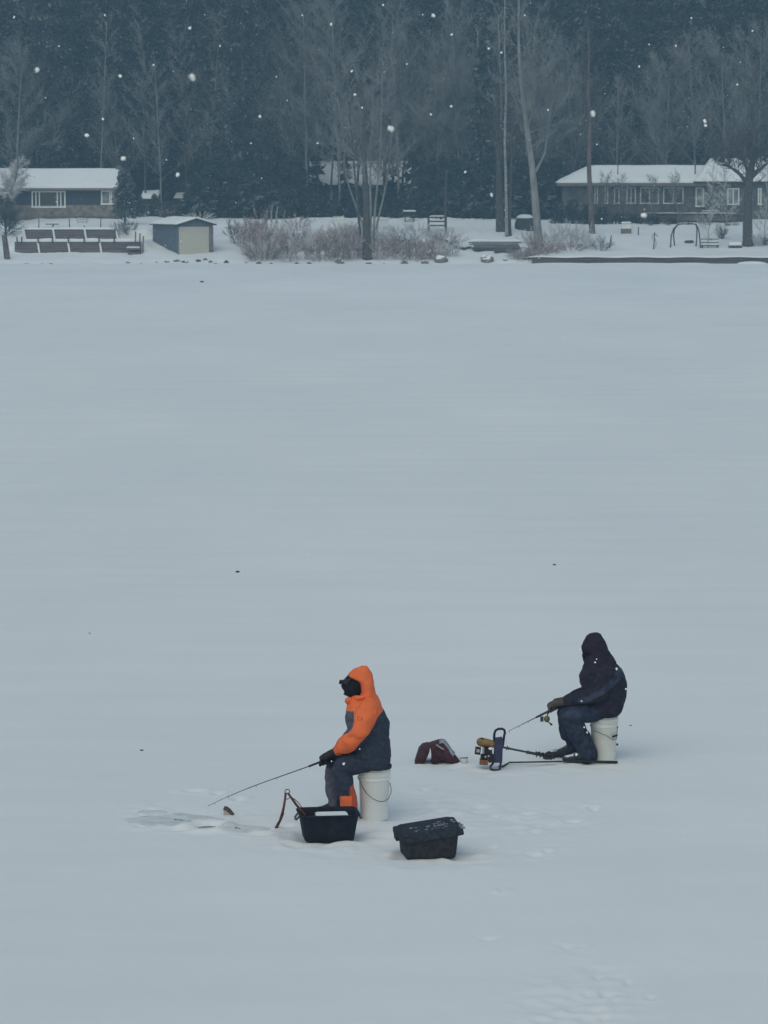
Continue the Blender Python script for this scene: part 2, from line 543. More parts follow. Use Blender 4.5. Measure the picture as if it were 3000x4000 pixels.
b2, b2c, b2h, b2r0, b2r1 = pail('stained white bucket with ribbed rim under the angler in dark clothes', 2304, 2412, 2976, 2806, M['pail_dirty'])
q0 = lambda u, v, dy: at(2100 + u / 3.686, 2430 + v / 3.686, b2c.y + dy)
MB().tube([q0(800, 1560, -.12), q0(880, 1590, -.15), q0(1000, 1640, -.16), q0(1090, 1700, -.13), q0(1140, 1680, -.06), q0(1150, 1500, -.0)], .0032, 6).build('wire_handle', M['wire'], b2, smooth=True)
MB().tube([q0(1085, 1652, -.125), q0(1140, 1632, -.09)], .010, 8, round_ends=True).build('handle_grip', M['engine'], b2, smooth=True)
MB().ball(q0(1146, 1512, -.02), (.012, .012, .012), 10, 6).build('handle_ear', M['steel'], b2, smooth=True)
MB().ball(q0(1143, 1762, -.02), (.014, .012, .012), 10, 6).build('handle_ear', M['steel'], b2, smooth=True)


# ------------------------------------------------------------------ people
def loft(mb, secs, n=26, p=2.4):
    """secs: (front point, back point, half width): horizontal super-ellipse sections"""
    rings = []
    for f, bk, hw in secs:
        c = (f + bk) / 2; hx = (bk.x - f.x) / 2
        ring = []
        for j in range(n):
            a = 2 * PI * j / n
            ca, sa = math.cos(a), math.sin(a)
            ring.append(Vector((c.x + hx * math.copysign(abs(ca) ** (2 / p), ca), c.y + hw * math.copysign(abs(sa) ** (2 / p), sa),
                                f.z + (bk.z - f.z) * (ca + 1) / 2)))
        rings.append(ring)
    mb.rings(rings)


def grip_hand(mb, c, axis, out, wrist, k=1.0, flip=1):
    """a closed hand: palm on the OUT side of the rod, four fingers wrapped round it, thumb closing over them"""
    axis = axis.normalized(); out = (out - axis * out.dot(axis)).normalized(); sd = axis.cross(out) * flip
    R = Matrix((axis, sd, out)).transposed()
    pc = c + out * .034 * k
    mb.ball(pc, (.048 * k, .036 * k, .022 * k), 14, 9, R)
    mb.tube([pc - sd * .01, (pc + wrist) / 2, wrist], [.031 * k, .029 * k, .033 * k], 12, round_ends=True)
    for i, (o, ln, r) in enumerate([(.034, 1.0, .0105), (.012, 1.08, .011), (-.011, 1.0, .0105), (-.032, .82, .009)]):
        pts = []
        for a in np.linspace(40, 40 + 215 * ln, 7):
            a = math.radians(a)
            rr = (.031 if a < 1.6 else .027) * k
            pts.append(c + axis * (o * k) + sd * rr * math.sin(a) + out * rr * math.cos(a))
        mb.tube(pts, [r * k] * 5 + [r * .95 * k, r * .8 * k], 9, round_ends=True)
    t0 = pc + axis * .03 * k - sd * .022 * k
    mb.tube([t0, c + axis * .052 * k - sd * .03 * k + out * .008 * k, c + axis * .060 * k - sd * .014 * k - out * .020 * k, c + axis * .056 * k + sd * .012 * k - out * .028 * k],
            [.014 * k, .012 * k, .011 * k, .009 * k], 9, round_ends=True)


def foot(mb, heel, toe, h=.12, w=.052):
    """boot from the heel to the toe, sole on the ground"""
    d = (toe - heel); ln = d.length; d.normalize(); sd = Vector((-d.y, d.x, 0)).normalized()
    secs = [(-.02, h * .8, .8, 0), (.08, h, .95, 0), (.25, h * .96, .95, 0), (.45, h * .70, 1.0, 0), (.65, h * .52, 1.12, 0), (.85, h * .45, 1.08, 0), (.97, h * .36, .75, .01), (1.02, h * .2, .4, .02)]
    rings = []
    for t, hh, ww, lift in secs:
        c = heel + d * ln * t
        ring = []
        for j in range(14):
            a = 2 * PI * j / 14
            ca, sa = math.cos(a), math.sin(a)
            ring.append(c + sd * (w * ww * math.copysign(abs(ca) ** .75, ca)) + Vector((0, 0, lift + hh / 2 + hh / 2 * math.copysign(abs(sa) ** .6, sa))))
        rings.append(ring)
    mb.rings(rings)


def skin_body(name, label, base, joints, head, headr, facing, hands, feet):
    """continuous body under the clothes: trunk, limbs, head with nose, brow, lips and ears"""
    m = MB()
    m.tube(joints['spine'], joints['spine_r'], 18, round_ends=True)
    for k in ('arm_a', 'arm_b'):
        m.tube(joints[k], [.052, .045, .040, .034, .030], 12, round_ends=True)
    for k in ('leg_a', 'leg_b'):
        m.tube(joints[k], [.062, .062, .055, .050, .038], 12, round_ends=True)
    m.ball(head, (headr * .98, headr * .80, headr * 1.22), 18, 12)
    up = Vector((0, 0, 1)); f = facing.normalized(); sd = up.cross(f)
    m.ball(head + f * headr * .62 - up * headr * .62, (headr * .5, headr * .5, headr * .5))          # jaw
    m.tube([head + f * headr * .95 + up * .01, head + f * headr * 1.18 - up * .022], [.009, .014], 8, round_ends=True)   # nose
    m.tube([head + f * headr * .92 + sd * .035 + up * .02, head + f * headr * .99 + up * .022, head + f * headr * .92 - sd * .035 + up * .02], .009, 8, round_ends=True)
    m.tube([head + f * headr * .94 + sd * .02 - up * .062, head + f * headr * 1.03 - up * .062, head + f * headr * .94 - sd * .02 - up * .062], .008, 8, round_ends=True)
    for sg in (-1, 1):
        m.ball(head + sd * sg * headr * .80 - up * .01, (.018, .010, .030))
    for a in hands: grip_hand(m, *a)
    for a in feet: foot(m, *a, h=.09, w=.04)
    r = m.remesh(.008, 2)
    o = link_mesh('person', r.v, r.f, M['skin'], base=base, smooth=True)
    return tag(o, label, 'person')


def lerp_pts(a, b, ts): return [a.lerp(b, t) for t in ts]


# ---- angler in the orange jacket
Y1 = b1c.y
def U1(u, v, dy=0.0): return at(1200 + u / 3.6875, 2550 + v / 3.6875, Y1 + dy)
rod1_a, rod1_b = at(1262, 2972, Y1 - .06), at(812, 3148, Y1 - .10)
rod1_d = (rod1_b - rod1_a).normalized()
h1n = U1(272, 1545, -.07); h1f = U1(330, 1510, .035)
sh_n, sh_f = U1(880, 790, -.19), U1(880, 775, .19)
el_n, el_f = U1(765, 1170, -.27), U1(720, 1160, .27)
wr_n, wr_f = U1(430, 1420, -.12), U1(440, 1400, .10)
hip_n, hip_f = U1(970, 1510, -.09), U1(970, 1500, .09)
kn_n, kn_f = U1(480, 1690, -.15), U1(395, 1650, .14)
an_n, an_f = U1(600, 2230, -.13), U1(400, 2180, .13)
gz1 = 0.0
heel_n = Vector((an_n.x + .045, an_n.y, gz1)); toe_n = heel_n + Vector((-.27, -.04, 0))
heel_f = Vector((an_f.x + .05, an_f.y, gz1)); toe_f = heel_f + Vector((-.27, .05, 0))
out1 = Vector((.35, -.2, .9))
hands1 = [(h1n, rod1_d, out1, wr_n, 1.12, 1), (h1f, rod1_d, Vector((.3, .5, .8)), wr_f, 1.12, -1)]
hd1 = U1(712, 468)
p1 = skin_body('person', 'seated angler in orange and charcoal hooded jacket and black face mask holding a rod',
               (b1c.x, b1c.y, 0),
               {'spine': [U1(960, 1500), U1(940, 1300), U1(890, 1000), U1(850, 800), U1(770, 570)], 'spine_r': [.09, .085, .09, .08, .045],
                'arm_a': [sh_n, (sh_n + el_n) / 2, el_n, (el_n + wr_n) / 2, wr_n], 'arm_b': [sh_f, (sh_f + el_f) / 2, el_f, (el_f + wr_f) / 2, wr_f],
                'leg_a': [hip_n, (hip_n + kn_n) / 2, kn_n, (kn_n + an_n) / 2, an_n], 'leg_b': [hip_f, (hip_f + kn_f) / 2, kn_f, (kn_f + an_f) / 2, an_f]},
               hd1, .080, Vector((-1, 0, -.12)), [], [(heel_n, toe_n), (heel_f, toe_f)])
# jacket with sleeves
j = MB()
loft(j, [(U1(f, v), U1(bk, v + s), hw) for v, f, bk, hw, s in [
    (600, 650, 1000, .105, 20), (680, 600, 1050, .165, 40), (760, 572, 1100, .215, 60), (860, 560, 1150, .235, 60), (980, 558, 1186, .235, 40),
    (1100, 575, 1190, .232, 20), (1220, 585, 1188, .235, 0), (1360, 600, 1206, .24, 0), (1480, 640, 1212, .238, 0), (1590, 690, 1180, .228, 0), (1645, 760, 1140, .20, 0)]])
j.tube([U1(880, 800, -.15), U1(850, 860, -.215), U1(800, 1030, -.255), el_n, U1(640, 1270, -.24), U1(530, 1360, -.18), U1(475, 1400, -.14)],
       [.095, .10, .097, .098, .088, .074, .060], 18, round_ends=True)
j.tube([U1(870, 790, .15), U1(840, 850, .215), U1(760, 1020, .25), el_f, U1(620, 1260, .23), U1(520, 1340, .17), U1(470, 1385, .12)],
       [.095, .10, .097, .095, .085, .072, .060], 18, round_ends=True)
j.tube([U1(600, 690, -.08), U1(590, 700, 0), U1(600, 690, .08)], .03, 12, round_ends=True)      # stand-up collar under the chin
r = j.remesh(.0068, 6, .012, 6.6, (1, 1, 1.7), 3)

def uv1(p):       # back to the crop coordinates the outline was read in
    d = Vector(p) - Vector((0, 0, CAMH))
    w_ = d.y * CP - d.z * SP
    px = 1500 + FPX * d.x / w_; py = 2000 - FPX * (d.y * SP + d.z * CP) / w_
    return (px - 1200) * 3.6875, (py - 2550) * 3.6875, px, py

def seg_side(u, v, line):      # line: [(v, u)] -> u of the seam at v
    for (v0, u0), (v1, u1) in zip(line, line[1:]):
        if v0 <= v <= v1: return u0 + (u1 - u0) * (v - v0) / (v1 - v0)
    return line[0][1] if v < line[0][0] else line[-1][1]

SEAM_B = [(690, 1300), (780, 1120), (850, 1075), (930, 1015), (1050, 965), (1180, 880), (1290, 775), (1400, 680), (1460, 600), (1500, 520)]
SEAM_F = [(830, 560), (845, 672), (1000, 672), (1080, 655), (1140, 610), (1190, 520), (1300, 400)]
mi = []
for f in r.f:
    c = sum((r.v[i] for i in f), Vector()) / len(f)
    u, v, px, py = uv1(c)
    near = c.y < Y1 - .02
    u2 = u
    if not near: u2 = u + 20
    k = 0
    if u2 > seg_side(u2, v, SEAM_B): k = 1
    elif v > 838 and u2 < seg_side(u2, v, SEAM_F) and v < 1180: k = 2
    elif v > 1480: k = 1
    if near and k == 0 and abs(v - 946) < 30:
        if 722 < u < 762 and ((v < 930) or (v > 962) or (u < 735)) : k = 3
        if 772 < u < 806 and not (abs(v - 932) < 7 and u < 795): k = 3
    mi.append(k)
link_mesh('jacket', r.v, r.f, [M['orange'], M['navy'], M['navygrey'], M['orange_dark']], p1, smooth=True, midx=mi)
# hood
h = MB()
loft(h, [(U1(f, v), U1(bk, v + s), hw) for v, f, bk, hw, s in [
    (188, 770, 850, .02, 0), (205, 715, 885, .055, 10), (240, 655, 912, .086, 20), (285, 605, 938, .106, 25), (330, 582, 950, .116, 25), (362, 640, 958, .121, 25),
    (395, 722, 963, .124, 25), (440, 752, 970, .127, 25), (500, 766, 978, .128, 25), (560, 768, 992, .13, 25), (620, 730, 1015, .135, 30), (680, 660, 1040, .145, 30)]], p=2.2)
h.tube([U1(700, 640, -.10), U1(735, 655, -.12), U1(800, 640, -.135)], [.02, .026, .02], 10, round_ends=True)
r = h.remesh(.0075, 4, .006, 11, (1, 1, 1), 8)
link_mesh('hood', r.v, r.f, M['orange'], p1, smooth=True)
# face mask, peak and goggles
k = MB()
k.ball(U1(672, 470), (.100, .098, .112), 20, 14)
k.ball(U1(590, 520), (.040, .055, .055), 14, 10)
k.tube([U1(530, 500), U1(505, 470)], [.022, .014], 10, round_ends=True)             # nose under the knit
k.tube([U1(600, 590), U1(545, 592), U1(520, 596)], [.030, .016, .006], 10, round_ends=True)
k.tube([U1(700, 620), U1(690, 680)], [.06, .055], 14, round_ends=True)
r = k.remesh(.007, 3, .004, 18)
link_mesh('face_mask', r.v, r.f, M['blackcloth'], p1, smooth=True)
gg = MB()
for dy in (-.062, .0, .062):
    gg.ball(U1(542 + abs(dy) * 500, 428, dy), (.024, .036, .026), 14, 9)
gg.tube([U1(620, 385, -.083), U1(545, 402, -.05), U1(496, 418, 0), U1(545, 402, .05), U1(620, 385, .083)], .016, 10, round_ends=True)
gg.tube([U1(480, 405, -.025), U1(476, 440, 0), U1(480, 405, .025)], .013, 9, round_ends=True)
r = gg.remesh(.006, 2)
link_mesh('goggles', r.v, r.f, M['glove'], p1, smooth=True)
# insulated trousers
t = MB()
t.ball(U1(985, 1545), (.135, .18, .062), 18, 12)
t.tube([U1(1010, 1535, -.09), U1(800, 1580, -.13), U1(600, 1610, -.15), U1(500, 1645, -.152), kn_n], [.075, .098, .098, .09, .083], 18, round_ends=True)
t.tube([U1(1010, 1530, .09), U1(800, 1580, .12), U1(560, 1590, .14), U1(440, 1625, .14), kn_f], [.075, .098, .095, .087, .080], 18, round_ends=True)
t.tube([kn_n, U1(520, 1830, -.15), U1(560, 2000, -.14), U1(605, 2170, -.13), U1(625, 2300, -.13)], [.083, .086, .085, .078, .072], 18, round_ends=True)
t.tube([kn_f, U1(372, 1820, .14), U1(378, 2000, .135), U1(395, 2170, .13), U1(400, 2260, .13)], [.077, .076, .072, .062, .058], 18, round_ends=True)
r = t.remesh(.0070, 6, .012, 7.5, (1, 1, 1.2), 12)
mi = []
for f in r.f:
    c = sum((r.v[i] for i in f), Vector()) / len(f)
    u, v, px, py = uv1(c)
    near = c.y < Y1 - .01
    kk = 0
    if near and v > 1850:
        if u > 612 + max(0, 1950 - v) * .8 and v > 1880: kk = 2
        if v > 2062 and u > 475: kk = 1 if u < 640 else 2
    elif not near and u < 425 and v > 1660: kk = 3
    mi.append(kk)
link_mesh('trousers', r.v, r.f, [M['navy'], M['orange'], M['orange_dark'], M['navygrey']], p1, smooth=True, midx=mi)
for hl, te in ((heel_n, toe_n), (heel_f, toe_f)):
    f = MB(); foot(f, hl, te, .15, .058)
    r = f.remesh(.008, 2)
    link_mesh('boot', r.v, r.f, M['boot'], p1, smooth=True)
for a in hands1:
    g = MB(); grip_hand(g, *a)
    g.tube([a[3], a[3] + (a[3] - a[0]).normalized() * .05], [.046, .055], 14, round_ends=True)
    r = g.remesh(.0055, 1, .0015, 30)
    link_mesh('glove', r.v, r.f, M['glove'], p1, smooth=True)

# rod held by the angler in orange
rd = thing('fishing_rod', 'long thin plain fishing rod held by the angler in orange', 'fishing rod', rod1_a)
bend = [rod1_a.lerp(rod1_b, t) + Vector((0, 0, .03 * math.sin(PI * t) * t)) for t in np.linspace(.22, 1, 14)]
MB().tube([rod1_a - rod1_d * .16, rod1_a.lerp(rod1_b, .12)], [.011, .010], 10, round_ends=True).build('handle', M['rod'], rd, smooth=True)
MB().tube([rod1_a.lerp(rod1_b, .1)] + bend, [.0046] * 5 + [.0038] * 4 + [.003] * 3 + [.0022] * 3, 8).build('blank', M['rod_blank'], rd, smooth=True)
for t in (.4, .62, .82, .99):
    q = bend[min(13, int((t - .22) / .78 * 13))]
    MB().tube([q + Vector((0, .006 * math.cos(a), -.012 + .008 * math.sin(a))) for a in np.linspace(0, 2 * PI, 9)], .0016, 5).build('line_guide', M['steel'], rd, smooth=True)
MB().tube([bend[-1], Vector((HOLE.x, HOLE.y, -.02))], .0007, 5).build('line', M['line'], rd)

# ---- angler in dark clothes
Y2 = b2c.y
def U2(u, v, dy=0.0): return at(2100 + u / 3.686, 2430 + v / 3.686, Y2 + dy)
rod2_a, rod2_b = U2(215, 1255, -.05), at(1986, 2856, Y2 - .12)
rod2_d = (rod2_b - rod2_a).normalized()
g2n = U2(225, 1225, -.05); g2f = U2(290, 1190, .05)
s2n, s2f = U2(960, 640, -.19), U2(960, 630, .19)
e2n, e2f = U2(900, 1010, -.25), U2(860, 1000, .25)
w2n, w2f = U2(400, 1150, -.12), U2(410, 1120, .11)
hp2n, hp2f = U2(1000, 1210, -.09), U2(1000, 1200, .09)
k2n, k2f = U2(430, 1340, -.14), U2(400, 1310, .14)
a2n, a2f = U2(700, 1900, -.12), U2(500, 1880, .13)
he2n = Vector((a2n.x + .04, a2n.y, 0)); to2n = he2n + Vector((-.27, -.05, 0))
he2f = Vector((a2f.x + .04, a2f.y, 0)); to2f = he2f + Vector((-.28, .03, 0))
hands2 = [(g2n, rod2_d, Vector((.35, -.2, .9)), w2n, 1.15, 1), (g2f, rod2_d, Vector((.3, .4, .8)), w2f, 1.15, -1)]
p2 = skin_body('person', 'seated angler all in dark navy, hood up, head bowed, holding rod with reel',
               (b2c.x, b2c.y, 0),
               {'spine': [U2(1000, 1220), U2(1000, 1000), U2(960, 780), U2(890, 600), U2(840, 440)], 'spine_r': [.09, .085, .09, .07, .045],
                'arm_a': [s2n, (s2n + e2n) / 2, e2n, (e2n + w2n) / 2, w2n], 'arm_b': [s2f, (s2f + e2f) / 2, e2f, (e2f + w2f) / 2, w2f],
                'leg_a': [hp2n, (hp2n + k2n) / 2, k2n, (k2n + a2n) / 2, a2n], 'leg_b': [hp2f, (hp2f + k2f) / 2, k2f, (k2f + a2f) / 2, a2f]},
               U2(808, 340), .078, Vector((-1, 0, -.35)), [], [(he2n, to2n), (he2f, to2f)])
j = MB()
loft(j, [(U2(f, v), U2(bk, v + s), hw) for v, f, bk, hw, s in [
    (430, 720, 1050, .11, 40), (510, 690, 1115, .17, 60), (590, 668, 1180, .225, 50), (680, 640, 1235, .245, 40), (780, 604, 1278, .245, 20), (860, 612, 1288, .245, 10),
    (950, 640, 1286, .245, 0), (1060, 640, 1278, .245, 0), (1160, 660, 1252, .24, 0), (1260, 720, 1210, .23, 0), (1340, 800, 1160, .20, 0)]])
j.tube([U2(980, 640, -.15), U2(975, 740, -.22), U2(950, 880, -.25), e2n, U2(770, 1075, -.235), U2(590, 1110, -.18), U2(455, 1135, -.14)],
       [.10, .105, .10, .098, .085, .073, .062], 18, round_ends=True)
j.tube([U2(970, 630, .15), U2(940, 720, .22), U2(880, 860, .25), e2f, U2(720, 1040, .23), U2(560, 1080, .17), U2(450, 1110, .12)],
       [.10, .105, .10, .098, .088, .075, .062], 18, round_ends=True)
r = j.remesh(.0068, 6, .013, 6.6, (1, 1, 1.7), 23)

def uv2(p):
    u, v, px, py = uv1(p)
    return (px - 2100) * 3.686, (py - 2430) * 3.686

BAND = [(1175, 690), (1150, 800), (1060, 900), (960, 985), (840, 1055), (720, 1110), (620, 1140)]
def band_dist(u, v):
    best = 1e9
    for (u0, v0), (u1, v1) in zip(BAND, BAND[1:]):
        dx, dy = u1 - u0, v1 - v0
        t_ = max(0, min(1, ((u - u0) * dx + (v - v0) * dy) / (dx * dx + dy * dy)))
        best = min(best, math.hypot(u - u0 - t_ * dx, v - v0 - t_ * dy))
    return best

mi = []
for f in r.f:
    c = sum((r.v[i] for i in f), Vector()) / len(f)
    u, v = uv2(c)
    kk = 0
    if v < 640 + 60 * mnoise.noise(c * 9): kk = 1
    if c.y < Y2 - .05 and band_dist(u, v) < 44 + 14 * mnoise.noise(c * 14): kk = 2
    mi.append(kk)
link_mesh('coat', r.v, r.f, [M['coat'], M['hood'], M['sleeve']], p2, smooth=True, midx=mi)
h = MB()
loft(h, [(U2(f, v), U2(bk, v + s), hw) for v, f, bk, hw, s in [
    (148, 790, 880, .02, 0), (165, 748, 915, .055, 10), (200, 702, 945, .088, 20), (250, 672, 975, .108, 25), (310, 648, 1000, .118, 30), (360, 628, 1025, .122, 35),
    (405, 640, 1050, .125, 40), (435, 700, 1075, .13, 45), (480, 706, 1105, .14, 50), (540, 690, 1140, .16, 50)]], p=2.2)
r = h.remesh(.0075, 4, .006, 11, (1, 1, 1), 28)
link_mesh('hood', r.v, r.f, M['hood'], p2, smooth=True)
k = MB()
k.ball(U2(772, 366), (.096, .094, .114), 18, 12)
k.tube([U2(720, 455), U2(690, 500), U2(676, 548)], [.05, .04, .02], 12, round_ends=True)
k.tube([U2(700, 425), U2(684, 440)], [.022, .012], 9, round_ends=True)
r = k.remesh(.007, 3, .004, 18)
link_mesh('face_mask', r.v, r.f, M['blackcloth'], p2, smooth=True)
k = MB(); pk = []
for t in np.linspace(-1, 1, 9):                                          # cap peak showing below the hood
    pk.append(U2(618 + 60 * t * t, 392 + 8 * t * t, .085 * t))
pk2 = [U2(706, 372, .085 * t) for t in np.linspace(-1, 1, 9)]
k.prism(pk + pk2[::-1], (0, 0, .007)); k.build('cap_peak', M['blackcloth'], p2)
t = MB()
t.ball(U2(1010, 1262), (.120, .18, .070), 18, 12)
t.tube([U2(1030, 1250, -.09), U2(850, 1290, -.13), U2(650, 1300, -.145), U2(520, 1320, -.145), k2n], [.085, .100, .100, .094, .086], 18, round_ends=True)
t.tube([U2(1030, 1240, .09), U2(830, 1270, .12), U2(600, 1275, .14), U2(470, 1290, .14), k2f], [.085, .100, .098, .09, .082], 18, round_ends=True)
t.tube([k2n, U2(530, 1480, -.14), U2(600, 1640, -.13), U2(690, 1800, -.125), U2(720, 1930, -.12)], [.086, .098, .10, .098, .102], 18, round_ends=True)
t.tube([k2f, U2(420, 1500, .14), U2(470, 1650, .14), U2(520, 1800, .135), U2(530, 1940, .13)], [.082, .088, .086, .080, .078], 18, round_ends=True)
r = t.remesh(.0075, 6, .013, 7.5, (1, 1, 1.2), 33)
mi = []
for f in r.f:
    c = sum((r.v[i] for i in f), Vector()) / len(f)
    u, v = uv2(c)
    mi.append(1 if (math.hypot((u - 520) / 130, (v - 1320) / 80) < 1 + .3 * mnoise.noise(c * 12) and c.y < Y2) else 0)
link_mesh('trousers', r.v, r.f, [M['denim'], M['sleeve']], p2, smooth=True, midx=mi)
for hl, te in ((he2n, to2n), (he2f, to2f)):
    f = MB(); foot(f, hl, te, .15, .060)
    r = f.remesh(.008, 2)
    link_mesh('boot', r.v, r.f, M['boot_snowy'], p2, smooth=True)
for a in hands2:
    g = MB(); grip_hand(g, *a)
    g.tube([a[3], a[3] + (a[3] - a[0]).normalized() * .025], [.042, .044], 14, round_ends=True)
    r = g.remesh(.0055, 1, .0015, 30)
    link_mesh('glove', r.v, r.f, M['leather'], p2, smooth=True)

rd = thing('fishing_rod', 'short fishing rod with a brass spinning reel hanging below it', 'fishing rod', rod2_a)
MB().tube([rod2_a - rod2_d * .14, rod2_a, rod2_a.lerp(rod2_b, .36)], [.012, .012, .0105], 10, round_ends=True).build('handle', M['rod'], rd, smooth=True)
MB().tube([rod2_a.lerp(rod2_b, t) for t in (.3, .6, .8, 1.0)], [.0055, .004, .003, .0024], 8).build('blank', M['rod_blank'], rd, smooth=True)
for t in (.55, .76, .98):
    q = rod2_a.lerp(rod2_b, t)
    MB().tube([q + Vector((0, .006 * math.cos(a), -.012 + .008 * math.sin(a))) for a in np.linspace(0, 2 * PI, 9)], .0018, 5).build('line_guide', M['steel'], rd, smooth=True)
rl = MB()
rc = U2(133, 1395, -.05)
rl.tube([U2(150, 1290, -.05), U2(140, 1340, -.05)], .007, 8, round_ends=True)
rl.ball(rc, (.030, .028, .034), 16, 10)
ro = rl.build('reel', M['reel'], rd, smooth=True)
sp = MB(); Rr = Matrix.Rotation(math.radians(90 - 18), 3, 'Y')
sp.rings([[rc + Vector((-.034 - .006 * i, .030 * rr_ * math.cos(a), .032 * rr_ * math.sin(a))) for a in np.linspace(0, 2 * PI, 18)[:-1]] for i, rr_ in enumerate((.9, 1, .7, .7, 1, .9))])
sp.build('spool', M['steel'], ro, smooth=True)
MB().tube([rc + Vector((.0, -.02, -.02)), U2(170, 1450, -.09), U2(182, 1462, -.09), U2(200, 1475, -.10)], [.005, .005, .009, .011], 8, round_ends=True).build('crank', M['engine'], ro, smooth=True)
tip = rod2_b
MB().tube([tip, Vector((tip.x - .06, tip.y - .06, lake_z(tip.x - .06, tip.y - .06)))], .0007, 5).build('line', M['line'], rd)


# ------------------------------------------------------------------ tubs
def tub_shape(m, ctr, yaw, lt, wt, lb, wb, h, rr=.05, wall=.008, floor=.012, lift=0.0, nseg=6):
    def ring(l, w, z, r):
        out = []
        for cx, cy, a0 in ((l / 2 - r, w / 2 - r, 0), (-l / 2 + r, w / 2 - r, 90), (-l / 2 + r, -w / 2 + r, 180), (l / 2 - r, -w / 2 + r, 270)):
            for i in range(nseg):
                a = math.radians(a0 + 90 * i / (nseg - 1))
                x, y = cx + r * math.cos(a), cy + r * math.sin(a)
                out.append(ctr + Vector((x * math.cos(yaw) - y * math.sin(yaw), x * math.sin(yaw) + y * math.cos(yaw), z + lift)))
        return out
    e = lambda t: (lb + (lt - lb) * t, wb + (wt - wb) * t)
    R = []
    R.append(ring(lb - .02, wb - .02, 0, rr * .8))
    R.append(ring(lb, wb, .012, rr * .9))
    for t in (.25, .5, .75, .93):
        R.append(ring(*e(t), h * t, rr))
    l, w = e(1)
    R.append(ring(l + .000, w + .000, h * .935, rr))
    R.append(ring(l + .028, w + .028, h * .94, rr + .01))
    R.append(ring(l + .032, w + .032, h * .985, rr + .01))
    R.append(ring(l + .024, w + .024, h, rr + .01))
    R.append(ring(l - .01, w - .01, h, rr))
    for t in (.9, .5, .15):
        l, w = e(t)
        R.append(ring(l - 2 * wall, w - 2 * wall, h * t, rr - wall * .5))
    R.append(ring(lb - 2 * wall - .02, wb - 2 * wall - .02, floor, rr * .7))
    m.rings(R)


t1p = onz(1286, 3291)
T1 = thing('tub', 'open black plastic tub on the snow in front of the angler in orange', 'tub', (t1p.x, t1p.y + .17, 0))
c1 = Vector((t1p.x - .012, t1p.y + .17, -.004)); yaw1 = math.radians(7)
m = MB(); tub_shape(m, c1, yaw1, .50, .40, .425, .31, .245, .055)
o = m.build('shell', M['tub'], T1, smooth=True)
cy_, sy_ = math.cos(yaw1), math.sin(yaw1)
loc = lambda x, y, z: c1 + Vector((x * cy_ - y * sy_, x * sy_ + y * cy_, z))
R1 = Matrix.Rotation(yaw1, 3, 'Z')
for sx in (-1, 1):       # end handles under the rim
    MB().tube([loc(sx * .262, -.07, .215), loc(sx * .283, -.06, .19), loc(sx * .285, 0, .182), loc(sx * .283, .06, .19), loc(sx * .262, .07, .215)], .010, 8, round_ends=True).build('handle', M['tub_end'], T1, smooth=True)
# white box standing in the tub
W1 = thing('cooler_box', 'white lidded box standing inside the open black tub', 'box', loc(.03, -.02, .010))
m = MB(); m.box(loc(.03, -.015, .105), (.25, .15, .19), R1); m.build('body', M['pail'], W1)
m = MB()
m.box(loc(.03, -.015, .212), (.275, .17, .022), R1); m.box(loc(.03, -.015, .2265), (.25, .145, .008), R1)
m.build('lid', M['white'], W1)
# strap with ring
Q3 = lambda u, v, Y: at(1050 + u / 2.07375, 3050 + v / 2.07375, Y)
Yr = c1.y + .02
foot_l = onz(1050 + 60 / 2.07375, 3050 + 388 / 2.07375, 0)
SR = thing('tow_strap', 'stiff rusty brown strap peaked at a metal ring, leaning from the tub to the snow', 'strap', (foot_l.x, foot_l.y, 0))
ringc = Q3(150, 88, Yr)
MB().tube([ringc + Vector((.021 * math.cos(a), .006 * math.sin(a), .019 * math.sin(a))) for a in np.linspace(0, 2 * PI, 15)], .0045, 6).build('ring', M['steel'], SR, smooth=True)
MB().tube([Q3(136, 103, Yr), Q3(133, 140, Yr - .02), Q3(122, 210, Yr - .05), Q3(108, 275, Yr - .08), Q3(92, 320, foot_l.y + .05), foot_l + Vector((0, 0, .008))], [.010, .010, .011, .014, .012, .014], 8, round_ends=True).build('strap', M['rope'], SR, smooth=True)
MB().tube([Q3(156, 103, Yr), Q3(185, 140, Yr), Q3(215, 185, Yr), Q3(240, 215, Yr), Q3(265, 245, Yr - .01), Q3(292, 276, Yr - .02)], [.009, .010, .011, .011, .012, .011], 8, round_ends=True).build('strap', M['rope'], SR, smooth=True)
MB().tube([Q3(145, 150, Yr - .01), Q3(170, 138, Yr), Q3(205, 146, Yr), Q3(240, 178, Yr), Q3(264, 212, Yr - .01)], .0040, 6, round_ends=True).build('cord', M['steel'], SR, smooth=True)

t2p = onz(1656, 3357)
yaw2 = math.radians(9)
c2 = Vector((t2p.x + .035, t2p.y + .19, -.004))
T2 = thing('tote', 'charcoal storage tote closed with a skewed black lid dusted with snow', 'tote', c2)
m = MB(); tub_shape(m, c2, yaw2, .46, .40, .425, .34, .21, .035)
m.build('shell', M['tote'], T2, smooth=True)
R2 = Matrix.Rotation(yaw2, 3, 'Z')
# scuffed pale end panel with ribs
m = MB()
for yy in (-.12, -.06, 0, .06, .12):
    m.tube([c2 + R2 @ Vector((.215 , yy, .03)), c2 + R2 @ Vector((.229, yy * 1.08, .17))], .009, 6, round_ends=True)
m.build('end_rib', M['tub_end'], T2, smooth=True)
